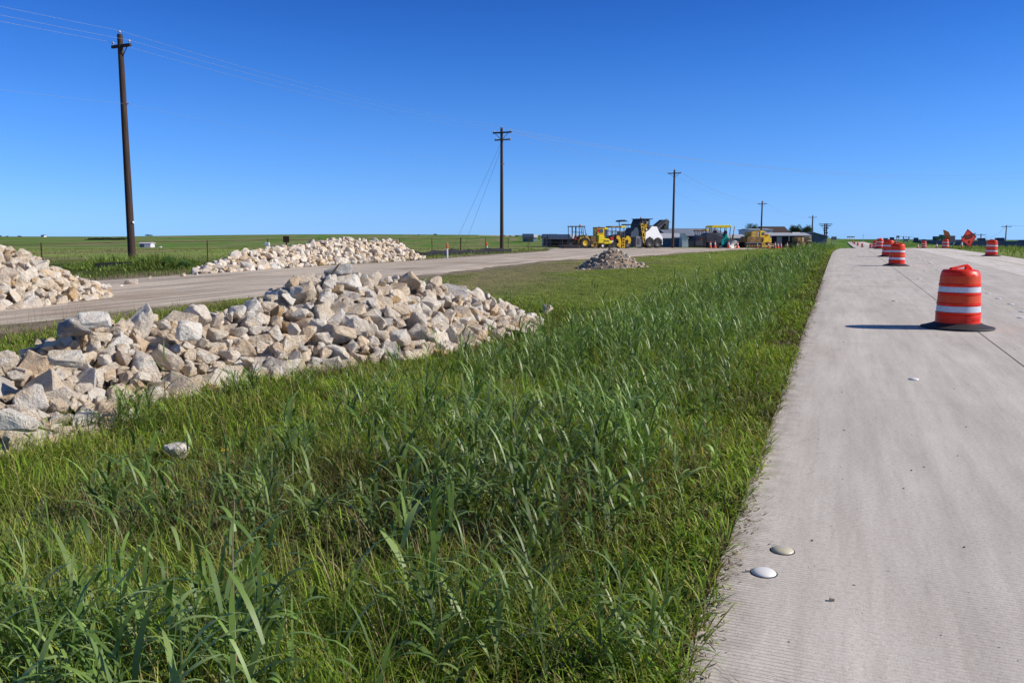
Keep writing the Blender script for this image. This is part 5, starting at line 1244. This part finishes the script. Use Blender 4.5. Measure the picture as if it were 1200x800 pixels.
bars(P, [((790, 440), (770, 530)), ((815, 440), (840, 530)), ((760, 530), (870, 470)), ((800, 375), (830, 450)), ((820, 350), (850, 440))], (-1.32,), .05, 'screed_arm', 'mid_steel', t)
bars(P, [((855, 440), (878, 330))], (-1.2,), .12, 'mast', 'rust_yellow', t); bars(P, [((878, 330), (895, 205))], (-1.2,), .07, 'mast_tip', 'tan_paint', t)
rect(P, 345, 400, 372, 412, -1.3, -1.26, 'reflector', 'red_light', t, 0)
# 6 machine behind the paver
P, k = fig(790, 250, 13.333, 820, 290.4, 123); t = machine('second_paver', 819.5, 123, 'partly hidden dark machine with thin dusty canopy behind the paver', 'paving machine')
rect(P, 332, 262, 470, 278, -1, 1, 'canopy', 'rust_yellow', t, .02); rect(P, 470, 252, 520, 274, -1, 1, 'canopy_end', 'lemon', t, .02)
bars(P, [((350, 275), (375, 350)), ((395, 275), (395, 340)), ((432, 275), (430, 330)), ((480, 270), (470, 330)), ((345, 345), (480, 350))], (-.9, .9), .05, 'canopy_post', 'mid_steel', t)
poly(P, [(340, 520), (350, 380), (360, 350), (480, 330), (500, 520)], -1, 1, 'engine_body', 'dark_steel', t)
# 7 dozer
P, k = fig(860, 250, 10, 884, 291, 110); t = machine('bulldozer', 884, 110, 'dusty yellow crawler bulldozer with wide dark tracks', 'bulldozer')
poly(P, [(60, 395), (55, 355), (80, 345), (260, 345), (285, 360), (285, 405), (70, 405)], -1.2, -.75, 'crawler_track', 'tyre', t, .05); poly(P, [(60, 395), (55, 355), (80, 345), (260, 345), (285, 360), (285, 405), (70, 405)], .75, 1.2, 'crawler_track', 'tyre', t, .05)
poly(P, [(92, 345), (98, 285), (120, 275), (300, 280), (310, 345)], -.9, .9, 'chassis', 'rust_yellow', t, .04)
poly(P, [(150, 290), (152, 232), (165, 222), (246, 220), (248, 290)], -.8, .8, 'engine_hood', 'dusty_yellow', t, .04); rect(P, 230, 226, 247, 288, -.84, -.8, 'hood_panel', 'pale_roof', t, .01)
poly(P, [(264, 285), (268, 215), (285, 208), (300, 212), (345, 222), (345, 250), (330, 250), (330, 285)], -.8, .8, 'cab', 'yellow', t, .04)
rect(P, 292, 228, 325, 262, -.84, -.8, 'cab_window', 'glass', t, .01)
poly(P, [(300, 345), (305, 285), (345, 280), (362, 250), (385, 248), (392, 290), (410, 300), (412, 350)], -1.0, 1.0, 'rear_body', 'yellow', t, .04)
poly(P, [(268, 402), (270, 345), (300, 340), (325, 375), (375, 360), (388, 402)], -1.25, -.9, 'side_frame', 'dusty_yellow', t, .03); rect(P, 330, 340, 360, 375, -1.28, -1.25, 'vent', 'black_steel', t, .01)
rect(P, 55, 348, 265, 356, -1.3, -1.2, 'track_guard', 'mid_steel', t, .01)
for i in range(6): a = P(80+i*32, 385); MB().tube((a[0], -1.24, a[1]), (a[0], -1.2, a[1]), .14).build('track_roller', M['rust_yellow'], t)
rect(P, 410, 360, 490, 372, -.5, -.3, 'drawbar', 'rust_yellow', t); bars(P, [((430, 372), (430, 402)), ((470, 372), (470, 402)), ((395, 385), (485, 385))], (-.4,), .08, 'attachment', 'tan_paint', t)
# 8 tan machine
P, k = fig(860, 250, 10, 938, 289.5, 122); t = machine('earth_scraper', 938, 122, 'brown and tan earth machine partly behind the verge grass', 'scraper')
poly(P, [(660, 385), (664, 345), (690, 330), (760, 320), (805, 345), (810, 385)], -1, 1, 'bowl', 'rust_yellow', t, .05); poly(P, [(700, 325), (700, 275), (755, 268), (782, 272), (780, 325)], -.7, .7, 'cab', 'rust_yellow', t)
rect(P, 760, 272, 783, 320, -.74, -.7, 'cab_side', 'tan_paint', t, .01); poly(P, [(805, 350), (820, 320), (848, 300), (850, 265), (880, 262), (884, 345)], -.8, .8, 'tail_section', 'tan_paint', t)
rect(P, 856, 275, 874, 300, -.83, -.8, 'grille', 'dark_steel', t, .01)
wheel(P, (700, 375), .5, (-.9, .9), .4, t, 'rust_yellow', .5); wheel(P, (850, 360), .5, (-.8, .8), .4, t, 'rust_yellow', .5)
# rubble beside the paver
for i, (px_, r, lab) in enumerate([(857, .42, 'pale broken concrete chunk leaning by the paver mast'), (860.5, .38, 'pale concrete chunk in the middle of the yard rubble'), (862.5, .3, 'smaller tan chunk at the right of the yard rubble'), (856.5, .28, 'low white chunk in front of the yard rubble')]):
    x, z = ground_under(px_, 108 if i < 3 else 103); place_rock(1200+i, x, 108 if i < 3 else 103, z+r*.5+(.35 if i == 1 else 0), r, lab, None, seed=(i*5+2) % 26)

# ------------------------------------------------------------------ buildings
def gable(name, px0, px1, Y, ytop, yeave, depth, label, roofm, wallm, gz=0., cat='barn', ridge='x', openings=(), eave_over=.4, baseextra=0):
    k = Y/F/1.007; x0, x1 = (px0-600)*k, (px1-600)*k; gz = float(ztg((x0+x1)/2, Y)); zr_ = at(600, ytop, Y)[2]; ze = at(600, yeave, Y)[2]
    t = empty(name, ((x0+x1)/2, Y, gz), label, cat); w2 = (x1-x0)/2; zr_ -= gz; ze -= gz
    if ridge == 'x':
        prof_ = [(0, ze), (depth/2, zr_), (depth, ze)]
        mb = MB(); vs = [(-w2, 0, -1), (w2, 0, -1), (w2, depth, -1), (-w2, depth, -1), (-w2, 0, ze), (w2, 0, ze), (w2, depth, ze), (-w2, depth, ze), (-w2, depth/2, zr_-.1), (w2, depth/2, zr_-.1)]
        mb.add(vs, [(0,1,5,4), (2,3,7,6), (1,2,6,9,5), (3,0,4,8,7), (0,3,2,1)]); wl = mb.build('wall', M[wallm], t)
        rf = MB()
        for s in (0, 1):
            ya, yb = (-eave_over, depth/2) if s == 0 else (depth+eave_over, depth/2); za = ze-.1
            rf.add([(-w2-.3, ya, za), (w2+.3, ya, za), (w2+.3, yb, zr_), (-w2-.3, yb, zr_), (-w2-.3, ya, za+.15), (w2+.3, ya, za+.15), (w2+.3, yb, zr_+.15), (-w2-.3, yb, zr_+.15)], [(0,1,2,3), (4,7,6,5), (0,4,5,1), (1,5,6,2), (2,6,7,3), (3,7,4,0)])
        rf.build('roof', M[roofm], t)
    else:
        mb = MB(); mb.prism([(-w2, -1), (w2, -1), (w2, ze), (0, zr_-.1), (-w2, ze)], 0, depth); mb.build('wall', M[wallm], t)
        rf = MB()
        for s in (-1, 1): rf.prism([(s*(w2+.4), ze-.12), (s*(w2+.4), ze+.06), (0, zr_+.08), (0, zr_-.1)], -.5, depth+.3)
        rf.build('roof', M[roofm], t)
    for (a, b, c, d, nm, m_) in openings:   # fractions of width/eave height
        MB().box((-w2+(a+b)/2*2*w2, -.05, (c+d)/2*ze), ((b-a)*2*w2, .06, (d-c)*ze)).build(nm, M[m_], t)
    return t
gable('long_barn', 783, 852, 215, 267.6, 276.4, 26, 'long grey metal barn with low roof behind the white shed', 'grey_roof', 'bay_shade', -.2, openings=[(.55, .75, .1, .8, 'bay_door', 'white_wall')])
gable('white_shed', 771, 798.5, 190, 274.0, 279, 9, 'white metal shed with blue-grey side behind the pole', 'pale_roof', 'blue_wall', -.05, openings=[(.9, .99, 0, .9, 'corner_panel', 'white_wall')])
x = (800-600)*190/F/1.007; t = empty('storage_tank', (x, 188, -.1), 'small white lean-to at the right end of the white shed', 'shed'); MB().prism([(-.7, 0), (.7, 0), (.55, 1.9), (-.3, 3.0), (-.7, 3.0)], -1, 2).build('wall', M['white_wall'], t); MB().prism([(.75, 1.85), (-.3, 3.02), (-.72, 3.02), (-.72, 3.12), (-.28, 3.12), (.8, 1.95)], -1.1, 2.1).build('roof', M['pale_roof'], t)
gable('low_blue_shed', 851, 874, 205, 275.2, 279, 9, 'low pale roofed blue shed between paver and dozer', 'pale_roof', 'blue_wall', -.3)
gable('white_barn', 879, 904.5, 230, 268.4, 269.2, 12, 'boxy white metal barn behind the dozer', 'pale_roof', 'white_wall', -.6, openings=[(.1, .35, 0, .5, 'barn_door', 'grey_roof')])
gable('farmhouse', 897, 925, 250, 265.6, 273.5, 12, 'brown roofed farmhouse beside the small trees', 'brown_roof', 'brick', -.8, cat='house', openings=[(.2, .3, .4, .75, 'window', 'glass'), (.5, .6, .4, .75, 'window', 'glass'), (.75, .82, 0, .75, 'door', 'white_wall')])
gable('open_shed', 899, 949, 212, 273.2, 276.0, 10, 'long low open fronted shed with pale roof', 'pale_roof', 'bay_shade', -.45, openings=[(.04, .10, 0, .95, 'bay_post', 'pale_roof'), (.22, .34, 0, .9, 'bay_wall', 'grey_roof'), (.5, .52, 0, .95, 'bay_post', 'pale_roof'), (.66, .8, 0, .6, 'stored_load', 'brick')])
gable('blue_barn', 936, 968.5, 222, 272.3, 277.2, 16, 'slate blue barn with its gable end facing the road', 'blue_wall', 'blue_wall', -.6, ridge='y', openings=[(.42, .58, .0, .5, 'barn_door', 'navy')])
gable('navy_barn', 644.5, 668, 178, 275.2, 280.0, 12, 'navy roofed barn with black open front behind the tractor', 'navy', 'bay_shade', -.1, openings=[(.02, .07, 0, .95, 'bay_post', 'navy'), (.5, .54, 0, .95, 'bay_post', 'navy'), (.12, .3, 0, .3, 'orange_tank', 'rust')])
gable('far_navy_barn', 637, 653, 300, 274.6, 278.6, 14, 'smaller navy barn behind left of the open fronted one', 'navy', 'navy', -.8)
gable('pale_barn', 657, 680, 320, 275.2, 277.8, 16, 'pale roofed barn seen through the tractor canopy', 'pale_roof', 'white_wall', -.8)
gable('blue_farm_shed', 613, 625, 420, 274.2, 278, 16, 'tiny blue shed on the field horizon right of the centre pole', 'navy', 'blue_wall', -.5)
gable('white_farm_shed', 623, 629.5, 430, 275.2, 278.2, 12, 'tiny white shed beside the tiny blue shed', 'white_wall', 'white_wall', -.5)
gable('long_white_building', 560.5, 603, 640, 275.6, 277.2, 30, 'very long low white building on the horizon left of the centre pole', 'white_wall', 'white_wall', 3.0, cat='building')
gable('field_trailer', 163.5, 176, 245, 284.2, 285.2, 3, 'white box trailer with blue end standing in the field by the left pole', 'white_wall', 'white_wall', -1.1, cat='trailer', eave_over=0.05, openings=[(.0, .42, .1, .9, 'side_panel', 'blue_wall')])
gable('hilltop_shed', 48.5, 52, 690, 275.4, 276.1, 4, 'tiny shed on the horizon at far left', 'dark_steel', 'white_wall', 3.6, cat='shed')
x = (187.5-600)*250/F/1.007; t = empty('water_trough', (x, 250, float(ztg(x, 250))), 'small white round trough in the field right of the trailer', 'trough'); MB().lathe([(.5, 0), (.52, .6), (.42, .62), (.4, .3)], 14).build('tank', M['white_wall'], t)
x = (908.5-600)*0+ (932-600)*216/F/1.007; t = empty('storage_tank', (x, 216, 1.9), 'small white tank standing on the open shed roof by the trees', 'tank')
MB().tube((-1, 0, .9), (1, 0, .9), .6, None, 16).build('tank', M['white_wall'], t); MB().box((0, 0, .2), (1.6, .9, .5)).build('cradle', M['galv'], t)

# ------------------------------------------------------------------ trees and bushes
def tree(px_, Y, gz, ytop, wpx, label, trunk=True, seed=0, dark=1., group='small trees round the farm buildings', name='tree', n=5500):
    rg = np.random.default_rng(seed+500); k = Y/F/1.005; x = (px_-600)*k; gz = float(ztg(x, Y)); top = at(px_, ytop, Y)[2]-gz; W = wpx*k/2
    t = empty(name, (x, Y, gz), label, 'tree' if trunk else 'bush', group)
    zb = top*.30 if trunk else top*.05
    if trunk:
        tb = MB().tube((0, 0, -.3), (0, 0, top*.5), W*.09, W*.05, 8)
        for i in range(5): a = i*1.26; tb.tube((0, 0, top*.35), (W*.5*math.cos(a), W*.5*math.sin(a), top*.66), W*.04, W*.015, 5)
        tb.build('trunk', M['wood'], t)
    cl = [(rg.uniform(-.62, .62)*W, rg.uniform(-.5, .5)*W, zb+(top-zb)*(.2+.6*rg.random()), (.36+.22*rg.random())) for _ in range(13)]
    ps, cs = [], []
    for i in range(n):
        c = cl[rg.integers(0, len(cl))]; d = rg.normal(size=3); d /= np.linalg.norm(d); rr_ = (rg.random()**.35)*c[3]
        p = np.array([c[0]+d[0]*rr_*W, c[1]+d[1]*rr_*W, c[2]+d[2]*rr_*(top-zb)*.55]); p[2] = min(p[2], top)
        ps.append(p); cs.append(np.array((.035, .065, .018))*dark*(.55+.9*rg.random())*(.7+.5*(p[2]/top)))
    ps = np.array(ps); n_ = len(ps); s = W*.06
    a = rg.normal(size=(n_, 3)); a /= np.linalg.norm(a, axis=1)[:,None]; b = np.cross(a, rg.normal(size=(n_, 3))); b /= np.linalg.norm(b, axis=1)[:,None]
    V = np.stack([ps-a*s, ps-b*s*.6, ps+a*s, ps+b*s*.6], 1).reshape(-1, 3); Q = np.arange(n_*4).reshape(-1, 4)
    o = np_mesh('crown', V, Q, M['leaf'], {'bcol': np.repeat(np.array(cs), 4, 0)}); o.parent = t
tree(881, 240, -.8, 260.5, 17, 'dark round tree left of the white barn', seed=1)
tree(873, 238, -.8, 268, 7, 'low dark tree squeezed left of the round tree', seed=2)
tree(930.5, 245, -.9, 261.2, 15, 'rounded tree left of the pair by the brown house', seed=3)
tree(945, 245, -.9, 263.8, 16, 'wider darker tree right of the pair by the blue barn', seed=4, dark=.85)
for i, (p_, Y_, gz, yt_, w_, l_) in enumerate([(620.5, 330, -.9, 275, 6, 'dark bush in front of the tiny blue shed'), (632, 420, -.4, 273.8, 4, 'first small tree right of the tiny white shed'), (636, 420, -.4, 274, 4, 'second small tree right of the tiny white shed'), (646, 420, -.4, 273.6, 6, 'small tree behind the far navy barn'), (653, 400, -.4, 273.5, 6, 'small tree behind the navy barn roof'), (667, 400, -.4, 273.8, 6, 'small tree above the pale barn roof'),
    (591, 620, 2.5, 275.4, 3, 'tiny horizon bush left of the centre pole'), (598, 600, 2.5, 275.8, 5, 'tiny horizon bush right of the centre pole'), (606, 600, 2.5, 275.7, 5, 'tiny horizon bush further right of the centre pole'), (510.5, 640, 3.2, 273.8, 5, 'lone round bush on the horizon right of the far rock pile'), (491, 660, 3.2, 274.6, 4, 'pale tiny bush on the horizon above the far rock pile'),
    (175, 680, 3.4, 274.3, 9, 'low bushy tree on the ridge just right of the left pole'), (24, 690, 3.4, 275.8, 5, 'small bush on the ridge at far left'), (10, 690, 3.4, 276, 4, 'smaller bush on the ridge at far left'), (2, 690, 3.4, 275.5, 5, 'bush on the ridge cut by the left edge')]):
    tree(p_, Y_, gz, yt_, w_, l_, trunk=False, seed=20+i, n=700, dark=.9, name='bush', group='tiny trees and bushes along the horizon')
# hedge line on the left hill
for i, (a, b, yt_) in enumerate([(108, 131, 279.2), (136, 146, 280.6)]):
    tb = []; rg = np.random.default_rng(80+i); Y_ = 470; k = Y_/F/1.005; n = 2600 if i == 0 else 1000
    px_ = rg.uniform(a, b, n); x = (px_-600)*k; yy = Y_+rg.normal(size=n)*3; hz = rg.random(n)*1.0+(at(600, 281.2+.06*0, Y_)[2]-float(ztg(x.mean(), Y_)))*0
    gz = ztg(x, yy); ps = np.stack([x, yy, gz+hz*(.6+.7*vn(px_*.6, px_*0, 4))], 1)
    s = .25; aa = rg.normal(size=(n, 3)); aa /= np.linalg.norm(aa, axis=1)[:,None]; bb = np.cross(aa, rg.normal(size=(n, 3))); bb /= np.linalg.norm(bb, axis=1)[:,None]
    V = np.stack([ps-aa*s, ps-bb*s, ps+aa*s, ps+bb*s], 1).reshape(-1, 3)
    o = np_mesh('hedgerow', V, np.arange(n*4).reshape(-1, 4), M['leaf'], {'bcol': np.full((n*4, 3), .018)+np.array((.004, .012, 0))}); tag(o, ['longer dark hedgerow on the field slope left of the pole', 'short dark hedgerow just left of the pole on the slope'][i], 'hedge')
# weeds bush near the left pole
for i, (p_, Y_, yt_, w_, l_) in enumerate([(196, 36.5, 300, 17, 'leafy bush in the weeds right of the left pole'), (168, 37, 302, 24, 'bushy weed clump at the foot of the left pole'), (216, 36, 303, 20, 'dark weed clump left of the far rock pile')]):
    x = (p_-600)/F/1.01*Y_; tree(p_, Y_, float(ztg(x, Y_)), yt_, w_, l_, trunk=False, seed=60+i, n=2600, dark=3.2, name='weed_bush', group='weed bushes by the left pole')
for o in list(bpy.data.objects):
    if o.type == 'MESH' and len(o.data.materials) == 0: o.data.materials.append(M['dark_steel'])
